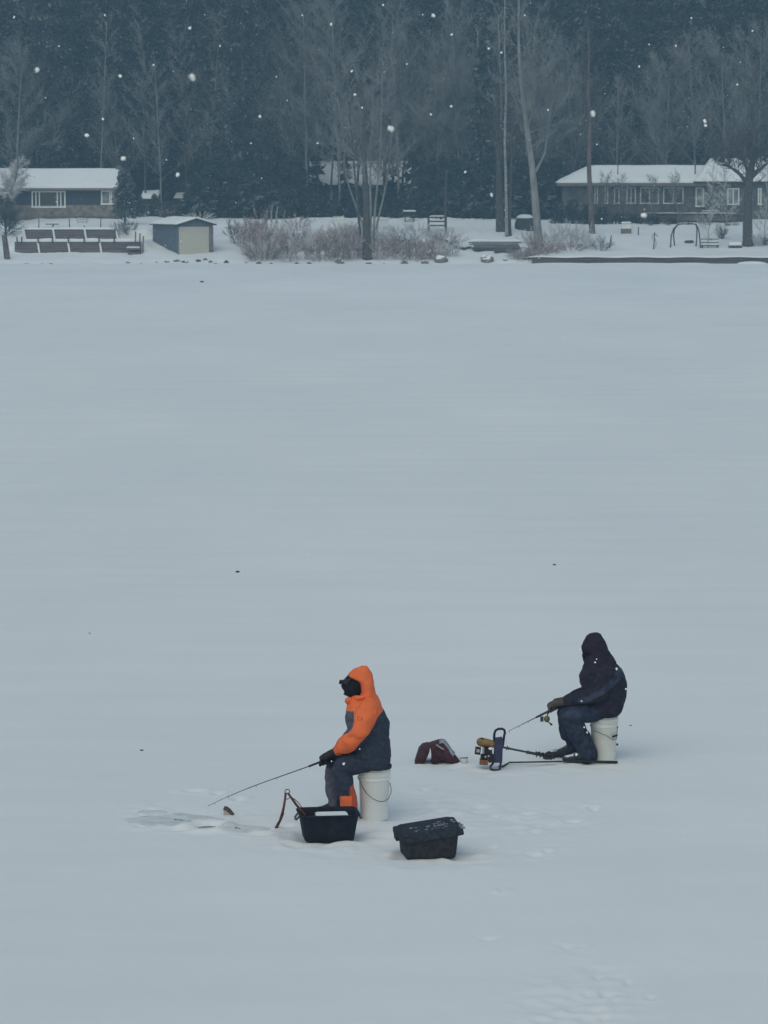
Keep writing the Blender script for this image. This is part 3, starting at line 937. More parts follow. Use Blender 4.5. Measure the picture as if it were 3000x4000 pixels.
# lid: domed cap with a skirt, tipped down to the left
ld = MB()
RL = Matrix.Rotation(yaw2, 3, 'Z') @ Matrix.Rotation(math.radians(-7.5), 3, 'Y') @ Matrix.Rotation(math.radians(2.5), 3, 'X')
lc = c2 + Vector((.0, .01, .226))
def lring(l, w, z, r, n=6):
    out = []
    for cx, cy, a0 in ((l / 2 - r, w / 2 - r, 0), (-l / 2 + r, w / 2 - r, 90), (-l / 2 + r, -w / 2 + r, 180), (l / 2 - r, -w / 2 + r, 270)):
        for i in range(n):
            a = math.radians(a0 + 90 * i / (n - 1))
            out.append(lc + RL @ Vector((cx + r * math.cos(a), cy + r * math.sin(a), z)))
    return out
ld.rings([lring(.50, .43, -.038, .02), lring(.535, .465, -.040, .022), lring(.54, .47, -.030, .022), lring(.535, .465, .004, .022), lring(.525, .455, .008, .02), lring(.47, .40, .009, .02),
          lring(.455, .385, .024, .025), lring(.44, .37, .028, .025), lring(.20, .12, .030, .03)])
lido = ld.build('lid', M['lid'], T2)
for sx in (-1, 1):
    MB().box(lc + RL @ Vector((sx * .275, 0, -.025)), (.025, .12, .045), RL).build('latch', M['tub_end'] if sx > 0 else M['tote'], lido)
# frost lying on the lid
fr = MB()
for i in range(42):
    x, y = random.gauss(.08, .10), random.gauss(-.07, .09)
    if abs(x) > .25 or abs(y) > .21: continue
    z = .009 if (abs(x) > .225 or abs(y) > .19) else .029
    s_ = random.uniform(.004, .016)
    fr.ball(lc + RL @ Vector((x, y, z)), (s_ * random.uniform(.8, 1.8), s_, .004), 8, 5, RL @ Matrix.Rotation(random.uniform(0, 3), 3, 'Z'))
for i in range(9):
    fr.ball(lc + RL @ Vector((.27 + random.uniform(-.02, .01), random.uniform(-.2, -.05), .006)), (.02, .014, .006), 8, 5, RL)
fr.build('frost', M['frost'], lido, smooth=True, kind='stuff')

# ------------------------------------------------------------------ auger, bag, chisel and small things
A4 = lambda u, v, Y: at(1600 + u / 1.952, 2800 + v / 1.952, Y)
ag = onz(1600 + 652 / 1.952, 2800 + 404 / 1.952, 0)
Ya = ag.y + .03
AU = thing('ice_auger', 'power ice auger with tan tank and black looped handlebars lying by the dark angler', 'ice auger', (ag.x, Ya, 0))
m = MB()
m.tube([A4(u, v, Ya + d) for u, v, d in [(650, 215, 0), (645, 165, 0), (646, 130, 0), (656, 104, 0), (676, 93, 0), (704, 91, 0), (722, 100, 0), (727, 120, 0), (720, 150, 0), (712, 215, 0)]], .0125, 9, round_ends=True)
m.build('handlebar', M['blacktube'], AU, smooth=True)
m = MB()
m.tube([A4(u, v, Ya + d) for u, v, d in [(652, 320, 0), (634, 358, -.01), (615, 380, -.02), (618, 398, -.03), (640, 406, -.04), (672, 406, -.04), (688, 400, -.03), (692, 370, -.02), (700, 320, 0)]], .0105, 9, round_ends=True)
m.build('handlebar', M['blacktube'], AU, smooth=True)
m = MB()
m.prism([A4(u, v, Ya - .03) for u, v in [(650, 168), (706, 160), (714, 190), (706, 350), (640, 352), (645, 230)]], (0, .075, 0))
m.build('mount_plate', M['plate'], AU)
m = MB()
m.tube([A4(545, 192, Ya), A4(620, 208, Ya)], [.045, .043], 16, round_ends=True)
m.build('fuel_tank', M['tan'], AU, smooth=True)
MB().tube([A4(552, 170, Ya - .02), A4(554, 160, Ya - .02)], .014, 10).build('fuel_cap', M['engine'], AU, smooth=True)
m = MB()
for u, v, du, dv, dd in [(600, 268, 60, 70, .12), (575, 300, 70, 26, .10), (620, 315, 40, 60, .10)]:
    m.box(A4(u, v, Ya), (du / 1.952 / 420, dd, dv / 1.952 / 420))
for kx in range(5):
    m.box(A4(560 + 11 * kx, 262, Ya - .01), (.006, .11, .10))
m.build('engine', M['engine'], AU)
m = MB()
m.box(A4(520, 258, Ya), (.052, .09, .064), Matrix.Rotation(math.radians(8), 3, 'Y'))
o = m.build('muffler', M['engine'], AU)
MB().box(A4(522, 260, Ya - .047), (.030, .008, .030), Matrix.Rotation(math.radians(8), 3, 'Y')).build('muffler_face', M['chunk_pale'], o)
m = MB()
m.box(A4(566, 342, Ya), (.080, .10, .050), Matrix.Rotation(math.radians(5), 3, 'Y'))
m.build('starter_housing', M['rustbox'], AU)
MB().ball(A4(618, 243, Ya - .065), (.022, .01, .014), 10, 7).build('spark_plug', M['white'], AU, smooth=True)
for u, v in [(578, 305), (602, 300)]:
    MB().ball(A4(u, v, Ya - .06), (.012, .01, .010), 8, 6).build('bolt', M['chunk_pale'], AU, smooth=True)
sa, sb = A4(712, 232, Ya), A4(1105, 312, Ya + .22)
sb.z = max(sb.z, .035)
m = MB(); m.tube([sa, sa.lerp(sb, .45), sa.lerp(sb, .47), sb], [.010, .010, .014, .015], 10)
m.build('shaft', M['steel'], AU, smooth=True)
dv_ = (sb - sa).normalized(); e1 = dv_.cross(Vector((0, 1, 0))).normalized(); e2 = dv_.cross(e1)
m = MB(); n = 90; ra, rb = [], []
for i in range(n):      # helical flight round the lower half of the shaft
    t = i / (n - 1); a = t * 2 * PI * 5
    c = sa.lerp(sb, .62 + .36 * t); rr = .030
    d_ = e1 * math.cos(a) + e2 * math.sin(a)
    ra.append((c + d_ * .012, c + d_ * rr, c + d_ * rr + dv_ * .004, c + d_ * .012 + dv_ * .004))
m.rings(ra); m.build('flight', M['steel'], AU)
for u, v, Yt in [(746, 246, .03), (902, 254, .11)]:
    c = sa.lerp(sb, (u - 712) / 393)
    m = MB()
    for a in range(5):
        dd = Vector((math.cos(a * 1.26 + .3), .3 * math.sin(a), math.sin(a * 1.26 + .3)))
        m.tube([c, c + dd * .022], [.009, .003], 6, round_ends=True)
    m.build('clamp', M['engine'], AU, smooth=True)
# dark domed guard over the blade
gc = onz(2142, 2962)
gr_ = .056
m = MB()
prof = []
for i in range(8):
    a = PI / 2 * i / 7
    prof.append((max(.004, gr_ * math.cos(a)), gr_ * 1.25 * math.sin(a)))
m.lathe([(gr_ * .99, 0)] + prof, (gc.x, gc.y, lake_z(gc.x, gc.y) - .002), 28)
tag(m.build('bowl', M['maroon'], smooth=True), 'small dark upturned bowl beside the boots and the auger shaft', 'bowl')

cp = onz(1800, 2992)
CH = thing('ice_chisel', 'long thin ice chisel bar lying on the snow before the boots', 'ice chisel', (onz(2200, 2984).x, onz(2200, 2984).y, 0))
pa, pb, pc_ = onz(1990, 2984), onz(2225, 2983), onz(2408, 2982)
lift = lambda p, z: Vector((p.x, p.y, lake_z(p.x, p.y) + z))
MB().tube([onz(1966, 2996) + Vector((0, 0, .01)), lift(pa, .018), lift(pb, .018)], [.010, .008, .008], 8, round_ends=True).build('bar', M['steel'], CH, smooth=True)
MB().tube([lift(pb, .018), lift(pc_, .016)], [.0125, .0145], 10, round_ends=True).build('grip', M['engine'], CH, smooth=True)
be = onz(1966, 2996)
MB().hexa([be + Vector(q) for q in [(-.05, -.02, .004), (.0, -.012, .0), (.0, .012, .0), (-.05, .02, .004), (-.05, -.02, .008), (0, -.012, .016), (0, .012, .016), (-.05, .02, .008)]]).build('blade', M['steel'], CH)

# slumped maroon bag
bg = onz(1600 + 210 / 1.952, 2800 + 352 / 1.952, 0)
Yb = bg.y + .06
BG = thing('cloth_bag', 'slumped maroon cloth bag with a grey flap lying on the snow', 'bag', (bg.x, Yb, 0))
def cloth_strip(poly_mid, width, thick, name, mt, seed, dyf=0.0):
    """a fold of stiff cloth: centre line in the picture plane, running back by WIDTH"""
    m = MB()
    n = len(poly_mid)
    fine = []
    for i in range(n - 1):
        for k_ in range(5):
            fine.append(poly_mid[i].lerp(poly_mid[i + 1], k_ / 5))
    fine.append(poly_mid[-1])
    rings = []
    for i, p in enumerate(fine):
        a, b_ = fine[max(0, i - 1)], fine[min(len(fine) - 1, i + 1)]
        t_ = (b_ - a).normalized(); nrm = Vector((-t_.z, 0, t_.x))
        ring = []
        for (sy, sn) in [(-1, -1), (-.5, -1.1), (0, -1), (.5, -1.1), (1, -1), (1, 1), (.5, 1.1), (0, 1), (-.5, 1.1), (-1, 1)]:
            q = p + Vector((0, width / 2 * sy + dyf, 0)) + nrm * thick * sn
            q += nrm * .012 * mnoise.noise(q * 9 + Vector((seed, 0, 0))) + Vector((0, .02 * mnoise.noise(q * 6 + Vector((0, seed, 0))), 0))
            ring.append(q)
        rings.append(ring)
    m.rings(rings)
    return m.build(name, mt, BG, smooth=True)
E = lambda u, v: A4(u, v, Yb)
sf = [E(u, v) for u, v in [(36, 356), (52, 300), (70, 246), (98, 213), (140, 203), (157, 220), (148, 262), (132, 300), (112, 338), (98, 357)]]
m = MB(); sc_ = sum(sf, Vector()) / len(sf)
m.rings([[sc_ + (p - sc_) * k_ + Vector((0, dy, .006 * mnoise.noise(p * 9 + Vector((0, dy * 30, 0))))) for p in sf] for dy, k_ in [(-.12, .9), (-.10, 1), (0, 1.02), (.10, 1), (.12, .9)]])
m.build('side_fold', M['maroon'], BG, smooth=True)
m = MB()      # body of the bag: a filled wedge, hollow towards the ground
front = [E(u, v) for u, v in [(120, 212), (150, 206), (215, 184), (255, 178), (312, 248), (352, 300), (384, 338), (372, 352), (345, 352), (310, 342), (250, 318), (222, 328), (176, 352), (164, 346), (166, 290), (160, 236), (152, 220)]]
rings = []
for k_, (dy, sc) in enumerate([(-.10, .90), (-.085, .97), (-.04, 1.0), (.04, 1.0), (.11, .97), (.13, .88)]):
    cc = sum(front, Vector()) / len(front)
    rings.append([cc + (p - cc) * sc + Vector((0, dy, 0)) + Vector((.008 * mnoise.noise(p * 9 + Vector((0, k_, 0))), 0, .008 * mnoise.noise(p * 8 + Vector((k_, 0, 5))))) for p in front])
m.rings(rings); m.build('body', M['maroon'], BG, smooth=True)
cloth_strip([E(226, 186), E(262, 186), E(300, 232), E(338, 282)], .15, .010, 'flap', M['greyflap'], 4, -.03)
cloth_strip([E(205, 196), E(226, 216), E(258, 240)], .05, .008, 'strap', M['greyflap'], 6, -.09)

jp = onz(1600 + 418 / 1.952, 2800 + 364 / 1.952, 0)
JR = thing('bait_cup', 'small clear cup with a dark stick across it beside the maroon bag', 'cup', jp)
MB().lathe([(.026, 0), (.030, .002), (.034, .058), (.033, .060), (.028, .006), (.004, .004)], jp + Vector((0, .03, 0)), 20).build('cup', M['glass'], JR, smooth=True)
MB().tube([A4(384, 316, jp.y + .03), A4(444, 312, jp.y + .03)], .005, 7, round_ends=True).build('stick', M['engine'], JR, smooth=True)

# small wedge in the slush
wp = onz(500 + 812 / 2.07375, 2900 + 585 / 2.07375, 0)
K5 = lambda u, v, dy=0: at(500 + u / 2.07375, 2900 + v / 2.07375, wp.y + dy)
WG = thing('wood_wedge', 'little brown wedge with a pale face sitting in the snow left of the anglers', 'wedge', wp)
MB().prism([K5(770, 545, -.02), K5(778, 527, -.02), K5(800, 528, -.02), K5(828, 548, -.02), K5(858, 586, -.02), K5(838, 588, -.02), K5(800, 552, -.02)], (0, .06, 0)).build('top_side', M['chunk'], WG)
MB().prism([K5(772, 548, -.012), K5(798, 554, -.012), K5(834, 588, -.012), K5(776, 590, -.012)], (0, .045, 0)).build('face_side', M['chunk_pale'], WG)

# dark specks of leaf on the snow
def speck(px, py, s, label):
    p = onz(px, py, 0); k_ = p.y / FPX
    m = MB(); n = 9; c = Vector((p.x, p.y, lake_z(p.x, p.y) + s * k_ * .35))
    top, bot = [], []
    for i in range(n):
        a = 2 * PI * i / n; r_ = s * k_ * random.uniform(.55, 1.05)
        q = c + Vector((r_ * math.cos(a) * 1.2, r_ * math.sin(a) * .8, s * k_ * (.35 * math.sin(a * 2) + .1)))
        top.append(q); bot.append(q - Vector((0, 0, s * k_ * .25)))
    m.rings([bot, top])
    tag(m.build('dead_leaf', M['leaf']), label, 'leaf', 'dead leaves blown onto the ice')
speck(788, 1103, 7, 'dark leaf speck far out near the shore, below the boathouse')
speck(926, 2236, 8, 'dark leaf speck on open snow up and left of the orange hood')
speck(2164, 2208, 6, 'faint leaf speck on open snow above and left of the dark hood')
speck(2463, 2835, 5, 'tiny leaf speck just right of the stained white bucket')
speck(552, 2931, 7, 'dark leaf speck on open snow left of the rod tip')
speck(350, 2475, 4, 'tiniest leaf speck, alone on the snow at far left')

# ------------------------------------------------------------------ the far shore
PROF_D = [(258, -.4), (262, .0), (263.2, .32), (266, .78), (269, 1.2), (274, 2.0), (285, 3.4), (300, 4.3), (335, 6.5)]
PROF_L = [(258, -.4), (262, .0), (264, .42), (268.0, .80), (268.12, 1.66), (274.0, 1.84), (274.12, 2.64), (279, 3.0), (285, 3.55), (300, 4.3), (335, 6.5)]
PROF_R = [(258, -.4), (262.6, -.2), (262.72, .56), (266, .82), (269, 1.2), (274, 2.0), (285, 3.3), (300, 4.3), (335, 6.5)]

def interp(p, y):
    for (a, za), (b_, zb) in zip(p, p[1:]):
        if a <= y <= b_: return za + (zb - za) * (y - a) / (b_ - a)
    return p[0][1] if y < p[0][0] else p[-1][1]

def sstep(a, b_, x):
    t = max(0, min(1, (x - a) / (b_ - a))); return t * t * (3 - 2 * t)

def bank_z(x, y):
    wl = sstep(-31.6, -30.2, x) * (1 - sstep(-20.2, -19.4, x))
    wr_ = sstep(11.9, 12.4, x)
    z = interp(PROF_D, y)
    if wl > 0: z += wl * (interp(PROF_L, y) - z)
    if wr_ > 0: z += wr_ * (interp(PROF_R, y) - z)
    if y > 263:
        a = min(1, (y - 263) / 4)
        c_ = sstep(-13, -11, x) * (1 - sstep(12, 14, x))
        z += a * (.10 * mnoise.noise(Vector((x * .35, y * .35, 1))) + (.05 + .11 * c_) * mnoise.noise(Vector((x * 1.1, y * .9, 2))) + (.03 + .05 * c_) * mnoise.noise(Vector((x * 2.6, y * 2, 5))))
    elif y > 261.5:
        z += .10 * mnoise.noise(Vector((x * .8, y * .5, 7)))
    return z

def onbank(px, py):
    d = ray(px, py); Y = 258.0
    while Y < 334:
        t = Y / d.y
        if CAMH + d.z * t <= bank_z(d.x * t, Y): break
        Y += .08
    t = Y / d.y
    return Vector((d.x * t, Y, bank_z(d.x * t, Y)))

bx = axis(-40, 40, .28, -250, 250, 1.3)
by = sorted(set([258, 260, 261, 261.5, 262, 262.3, 262.6, 262.72, 263, 263.2, 263.6, 264, 265, 266, 267, 268.0, 268.12] + list(np.arange(269, 274, .6)) + [274.0, 274.12] + list(np.arange(275, 300, .9)) + list(np.arange(300, 336, 2.5))))
nb = len(bx)
link_mesh('snowy_bank', [(x, y, bank_z(x, y)) for y in by for x in bx],
          [(j * nb + i, j * nb + i + 1, (j + 1) * nb + i + 1, (j + 1) * nb + i) for j in range(len(by) - 1) for i in range(nb - 1)],
          [M['bank'], M['floor']], base=(0, 0, 0), smooth=True, kind='structure',
          midx=[1 if (by[j] > 287.5 + 3.5 * mnoise.noise(Vector((bx[i] * .22, by[j] * .2, 3))) and -21.5 < bx[i] < 15.0) or by[j] > 300 else 0 for j in range(len(by) - 1) for i in range(nb - 1)])
def hill_z(x, y): return 5.6 + max(0, y - 330) ** 1.25 * .085 + 1.6 * fbm(x * .03, y * .03, 2)
hx = list(np.linspace(-250, 250, 90)); hy = list(np.linspace(327, 545, 50)); nh = len(hx)
link_mesh('wooded_hill', [(x, y, hill_z(x, y) - (1.2 if y < 331 else 0)) for y in hy for x in hx],
          [(j * nh + i, j * nh + i + 1, (j + 1) * nh + i + 1, (j + 1) * nh + i) for j in range(len(hy) - 1) for i in range(nh - 1)],
          M['floor'], base=(0, 0, 0), smooth=True, kind='structure')


def quad_box(m, x0, x1, y0, y1, z0, z1):
    m.bbox((x0, y0, z0), (x1, y1, z1)); return m


def window(parent, px0, px1, py0, py1, Y, panes=1, pane_mat='pane', fw=.10, mull=None):
    """framed window on a wall that faces the lake; frame proud of the wall, pane set inside it"""
    a, b_ = at(px0, py1, Y), at(px1, py0, Y)
    x0, x1, z0, z1 = a.x, b_.x, a.z, b_.z
    f = MB()
    quad_box(f, x0, x1, Y - .09, Y + .02, z1 - fw, z1)
    quad_box(f, x0 - .03, x1 + .03, Y - .12, Y + .02, z0 - .02, z0 + fw)
    quad_box(f, x0, x0 + fw, Y - .088, Y + .02, z0 + fw, z1 - fw)
    quad_box(f, x1 - fw, x1, Y - .088, Y + .02, z0 + fw, z1 - fw)
    cuts = mull if mull else [i / panes for i in range(1, panes)]
    for c in cuts:
        xm = x0 + (x1 - x0) * c
        quad_box(f, xm - fw * .45, xm + fw * .45, Y - .085, Y + .02, z0 + fw, z1 - fw)
    w_ = f.build('window', M['white'], parent)
    MB().bbox((x0 + fw * .6, Y - .035, z0 + fw * .6), (x1 - fw * .6, Y - .012, z1 - fw * .6)).build('pane', M[pane_mat], w_)
    return w_


# ---- the left house
YH = 285.0
g = lambda px, py, Y=YH: at(px, py, Y)
HL = thing('house', 'slate-sided house with tan stone base and plain snowy roof above the terrace walls', 'house', (g(240, 850).x, YH + 4, 3.3))
xl, xr = g(-60, 850).x, g(472, 850).x
ze, zs, zb = g(0, 741).z, g(0, 801).z, 3.0
m = MB(); m.bbox((xl, YH, zs), (xr, YH + 8, ze)); m.build('wall', M['siding_navy'], HL)
m = MB(); m.bbox((xl - .04, YH - .06, zb), (xr + .04, YH + 8.05, zs - .003)); m.build('foundation', M['stone'], HL)
m = MB(); m.bbox((xr - .02, YH + .01, zs), (xr + .03, YH + 7.9, ze)); m.bbox((g(450, 801).x + .95, YH - .03, zs), (xr + .02, YH - .001, ze)); m.build('side_panel', M['stained'], HL)
zr = g(0, 662, YH + 4).z
rf = MB()
def gable_slab(m, x0, x1, ya, yb, za, zt, th):
    ym = (ya + yb) / 2
    m.hexa([(x0, ya, za), (x1, ya, za), (x1, ym, zt), (x0, ym, zt), (x0, ya, za + th), (x1, ya, za + th), (x1, ym, zt + th), (x0, ym, zt + th)])
    m.hexa([(x0, ym, zt), (x1, ym, zt), (x1, yb, za), (x0, yb, za), (x0, ym, zt + th), (x1, ym, zt + th), (x1, yb, za + th), (x0, yb, za + th)])
gable_slab(rf, xl - .4, xr + .4, YH - .6, YH + 8.6, ze - .05, zr - .05, .16)
roof = rf.build('roof', M['roofdark'], HL)
sn = MB()
def snow_sheet(m, P, nu, nv, th, wob, seed):
    """P(u,v) on the roof; a snow layer with an uneven thickness and a rounded edge"""
    top, bot = [], []
    for j in range(nv + 1):
        for i in range(nu + 1):
            p = P(i / nu, j / nv)
            e = min(i / nu, 1 - i / nu, j / nv * .7 + .02, 1 - j / nv) * 14
            e = min(1, e)
            q = p + Vector((0, 0, th * (.35 + .65 * e) * (1 + wob * mnoise.noise(p * .7 + Vector((seed, 0, 0))))))
            top.append(q); bot.append(p)
    o = len(m.v); m.v += top + bot; k = (nu + 1) * (nv + 1)
    for j in range(nv):
        for i in range(nu):
            a = o + j * (nu + 1) + i
            m.face(a, a + 1, a + nu + 2, a + nu + 1)
    for i in range(nu):
        m.face(o + k + i, o + k + i + 1, o + i + 1, o + i)
        a = o + nv * (nu + 1) + i; m.face(a, a + 1, a + k + 1, a + k)
    for j in range(nv):
        a = o + j * (nu + 1); m.face(a, a + nu + 1, a + nu + 1 + k, a + k)
        a += nu; m.face(a + k, a + nu + 1 + k, a + nu + 1, a)
slope_pt = lambda x, t: Vector((x, YH - .55 + 4.5 * t, ze + .115 + (zr - ze) * t * .978))
snow_sheet(sn, lambda u, v: slope_pt(xl - .35 + (xr - xl + .6) * u + .1 * math.sin(v * 9), v * .975), 40, 10, .22, .25, 1)
sn.build('roof_snow', M['snow'], roof, smooth=True)
m = MB(); m.bbox((xl - .4, YH - .66, ze - .07), (xr + .4, YH - .603, ze + .10)); m.build('fascia', M['boat_trim'], roof)
m = MB(); cx_ = g(455, 660).x
m.bbox((cx_ - .32, YH + 3.2, zr - .5), (cx_ + .18, YH + 3.8, zr + .35)); m.build('chimney', M['stained'], roof)
window(HL, 124, 256, 746, 811, YH, mull=[.13, .23, .76, .86], fw=.12)
window(HL, 395, 470, 744, 799, YH, mull=[.46, .54], pane_mat='pane_pale', fw=.12)
m = MB()
m.bbox((xl, YH - 1.6, g(0, 757, YH - 1.6).z), (g(62, 757).x, YH - .05, g(0, 750, YH - 1.6).z)); o = m.build('porch_roof', M['white'], HL)
for px in (18, 40, 58):
    q = g(px, 850, YH - 1.4)
    MB().bbox((q.x - .08, YH - 1.5, 3.2), (q.x + .08, YH - 1.34, g(0, 757, YH - 1.6).z - .004)).build('porch_post', M['stained'], HL)
m = MB(); m.bbox((g(170, 845).x, YH - .5, g(0, 851).z - .03), (xr + .1, YH - .07, g(0, 846).z)); m.build('deck_edge', M['stained'], HL)

# ---- terrace walls below it
def terrace(label, px0, px1, pyt, pyb, Y, posts, snowh, rail, lean=0.0):
    a, b_ = at(px0, pyb, Y), at(px1, pyt, Y)
    T = thing('retaining_wall', label, 'retaining wall', ((a.x + b_.x) / 2, Y, a.z), 'terrace walls below the slate-sided house')
    m = MB()
    k = 5; dz = (b_.z - a.z) / k
    for i in range(k):       # courses of timber
        m.bbox((a.x + lean * (1 - i / k), Y - .10 + .012 * (i % 2), a.z - .15 + (.15 if i else 0) + dz * i), (b_.x, Y + .10, a.z + dz * (i + 1) - .012))
    m.build('timber_wall', M['wood_brown'], T)
    for px in posts:
        q = at(px, pyb, Y)
        MB().hexa([(q.x - .07 + .1, Y - .22, a.z - .1), (q.x + .08 + .1, Y - .22, a.z - .1), (q.x + .08 + .1, Y - .113, a.z - .1), (q.x - .07 + .1, Y - .113, a.z - .1),
                   (q.x - .07 - .04, Y - .22, b_.z), (q.x + .08 - .04, Y - .22, b_.z), (q.x + .08 - .04, Y - .113, b_.z), (q.x - .07 - .04, Y - .113, b_.z)]).build('post', M['white'], T)
    sn = MB()
    snow_sheet(sn, lambda u, v: Vector((a.x + (b_.x - a.x) * u, Y - .16 + .42 * v, b_.z + .003)), 40, 4, snowh, .5, px0)
    sn.build('snow_cap', M['snow'], T, smooth=True)
    for px in rail:
        q = at(px, pyt, Y)
        MB().bbox((q.x - .05, Y - .30, b_.z - .1), (q.x + .05, Y - .232, b_.z + snowh + .16)).build('rail_stub', M['iron'], T)
    return T
terrace('upper timber retaining wall with three pale posts under the house', 94, 460, 896, 931, 274.0, (95, 210, 333, 456), .16, ())
terrace('lower longer timber retaining wall with snow cap and pale posts near the ice', 58, 552, 944, 983, 268.0, (150, 268, 392), .24, (68, 86, 150, 206, 268, 330, 388, 447))
for i, px in enumerate((152, 272, 330, 393)):
    p = onbank(px, 893)
    zt = at(px, 853 if i != 2 else 880, p.y).z
    m = MB(); m.tube([p - Vector((0, 0, .1)), Vector((p.x + random.uniform(-.05, .05), p.y, zt))], [.045, .035], 7)
    tag(m.build('fence_post', M['iron']), ['thin post on the snow left of the patio table end', 'thin post between the table and the wire chair',
        'short thin post on the snow just above the upper terrace wall', 'thin post right of the wire chair on the terrace snow'][i], 'post', 'thin posts on the terrace snow')
p = onbank(204, 890)
PT = thing('patio_table', 'dark patio table with one leg standing on the terrace snow', 'table', p)
zt = at(204, 875, p.y).z
MB().bbox((p.x - .52, p.y - .4, zt - .05), (p.x + .52, p.y + .4, zt + .02)).build('table_top', M['iron'], PT)
MB().tube([p, Vector((p.x + .12, p.y, zt - .053))], .05, 8).build('leg', M['iron'], PT)
p = onbank(322, 872)
WC = thing('garden_chair', 'faint wire garden chair half buried in terrace snow', 'chair', p)
for k_, (dz, w_) in enumerate([(.18, .55), (.38, .62)]):
    MB().tube([p + Vector((w_ * math.cos(a), .3 * math.sin(a), dz + .08 * math.cos(2 * a))) for a in np.linspace(PI, 2 * PI, 9)], .025, 6).build('seat_rim' if k_ == 0 else 'back_rim', M['boat_side'], WC)
for s_ in (-.35, .35):
    MB().tube([p + Vector((s_, -.2, -.1)), p + Vector((s_ * 1.2, -.24, .2))], .02, 6).build('leg', M['iron'], WC)

# wooden steps at the end of the lower wall
p = onbank(520, 985)
ST = thing('wooden_steps', 'weathered wooden steps and rail with snow at the end of the lower wall', 'steps', p)
for k_, (px0, px1, py, Y) in enumerate([(500, 552, 985, 266.7), (494, 548, 968, 267.2), (488, 545, 955, 267.6)]):
    a, b_ = at(px0, py + 8, Y), at(px1, py, Y)
    st = MB().bbox((a.x, Y - .25, a.z), (b_.x, Y + .25, b_.z)).build('tread', M['wood_brown'], ST)
    if k_ == 1:
        sn = MB(); snow_sheet(sn, lambda u, v: Vector((a.x + (b_.x - a.x) * u, Y - .25 + .48 * v, b_.z + .003)), 10, 3, .10, .4, 3); sn.build('snow_cap', M['snow'], st, smooth=True)
for px, py0, py1 in [(558, 985, 922), (545, 980, 912), (528, 960, 905)]:
    Y = 267.4; a = at(px, py0, Y)
    MB().tube([a - Vector((0, 0, .1)), at(px + 2, py1, Y)], .06, 6).build('rail_post', M['wood_dark'], ST)

# leaning pile at the left edge
p = onbank(30, 1012)
m = MB(); m.tube([p - Vector((0, 0, .3)), at(22, 960, p.y), at(16, 918, p.y)], [.26, .24, .22], 12)
tag(m.build('timber_pile', M['bark_red']), 'thick reddish leaning timber pile at the left edge of the shore', 'pile')

# ---- boathouse
def yawbox(c, yaw):
    R = Matrix.Rotation(yaw, 3, 'Z')
    return lambda x, y, z: Vector(c) + R @ Vector((x, y, z))
f0, f1 = at(698, 986, 266.0), at(830, 988, 266.0)
bw = (f1.x - f0.x) * 1.06; bl = 7.2; zb_ = f0.z - .1
BB = thing('boathouse', 'small blue-grey boathouse with cream door and snowy gable roof on the shore', 'boathouse', ((f0.x + f1.x) / 2, 266, zb_))
Tb = yawbox(((f0.x + f1.x) / 2, 266.0, zb_), math.radians(21))
he = at(0, 878, 266).z - zb_; hp = at(0, 857, 266).z - zb_
hw = bw / 2 + .02
m = MB()
m.prism([Tb(-hw, 0, -.5), Tb(hw, 0, -.5), Tb(hw, 0, he), Tb(0, 0, hp), Tb(-hw, 0, he)], Tb(0, bl, 0) - Tb(0, 0, 0))
m.build('wall', M['boat_side'], BB)
# front boards, door and trim
m = MB(); m.prism([Tb(-hw + .02, -.035, he - .12), Tb(hw - .02, -.035, he - .12), Tb(hw - .02, -.035, he), Tb(0, -.035, hp - .02), Tb(-hw + .02, -.035, he)], Tb(0, .034, 0) - Tb(0, 0, 0)); m.build('gable_board', M['boat_side'], BB)
m = MB(); m.prism([Tb(-hw + .06, -.06, -.1), Tb(hw - .36, -.06, -.1), Tb(hw - .36, -.06, he - .16), Tb(-hw + .06, -.06, he - .16)], Tb(0, .058, 0) - Tb(0, 0, 0))
dr = m.build('door', M['cream'], BB)
m = MB()
for z in (he * .25, he * .5, he * .75):
    m.prism([Tb(-hw + .07, -.068, z), Tb(hw - .37, -.068, z), Tb(hw - .37, -.068, z + .02), Tb(-hw + .07, -.068, z + .02)], Tb(0, .007, 0) - Tb(0, 0, 0))
m.build('panel_joint', M['cream'], dr)
m = MB(); m.prism([Tb(hw - .35, -.08, -.1), Tb(hw + .02, -.08, -.1), Tb(hw + .02, -.08, he - .14), Tb(hw - .35, -.08, he - .14)], Tb(0, .079, 0) - Tb(0, 0, 0)); m.build('corner_trim', M['boat_trim'], BB)
m = MB(); m.prism([Tb(-hw - .03, -.05, -.1), Tb(-hw + .055, -.05, -.1), Tb(-hw + .055, -.05, he - .14), Tb(-hw - .03, -.05, he - .14)], Tb(0, .049, 0) - Tb(0, 0, 0)); m.build('corner_trim', M['boat_trim'], BB)
m = MB()
ov = .22; sl_ = (hp - he) / hw
for s_ in (-1, 1):
    x1, z1 = s_ * (hw + ov), he - sl_ * ov
    pts = [Tb(0, -.35, hp + .01), Tb(x1, -.35, z1 + .01), Tb(x1, -.35, z1 + .10), Tb(0, -.35, hp + .10)]
    m.prism(pts, Tb(0, bl + .6, 0) - Tb(0, 0, 0))
rb = m.build('roof', M['roofdark'], BB)
sn = MB()
for s_ in (-1, 1):
    x1, z1 = s_ * (hw + ov + .03), he - sl_ * (ov + .03)
    snow_sheet(sn, lambda u, v: Tb(x1 * (1 - v if s_ < 0 else v) if True else 0, -.40 + (bl + .65) * (u if s_ < 0 else u), z1 + (hp - z1) * ((v) if s_ < 0 else (1 - v)) + .105) if s_ < 0 else Tb(x1 * v, -.40 + (bl + .65) * u, hp + (z1 - hp) * v + .105), 14, 8, .17, .3, s_)
sn.build('roof_snow', M['snow'], rb, smooth=True)

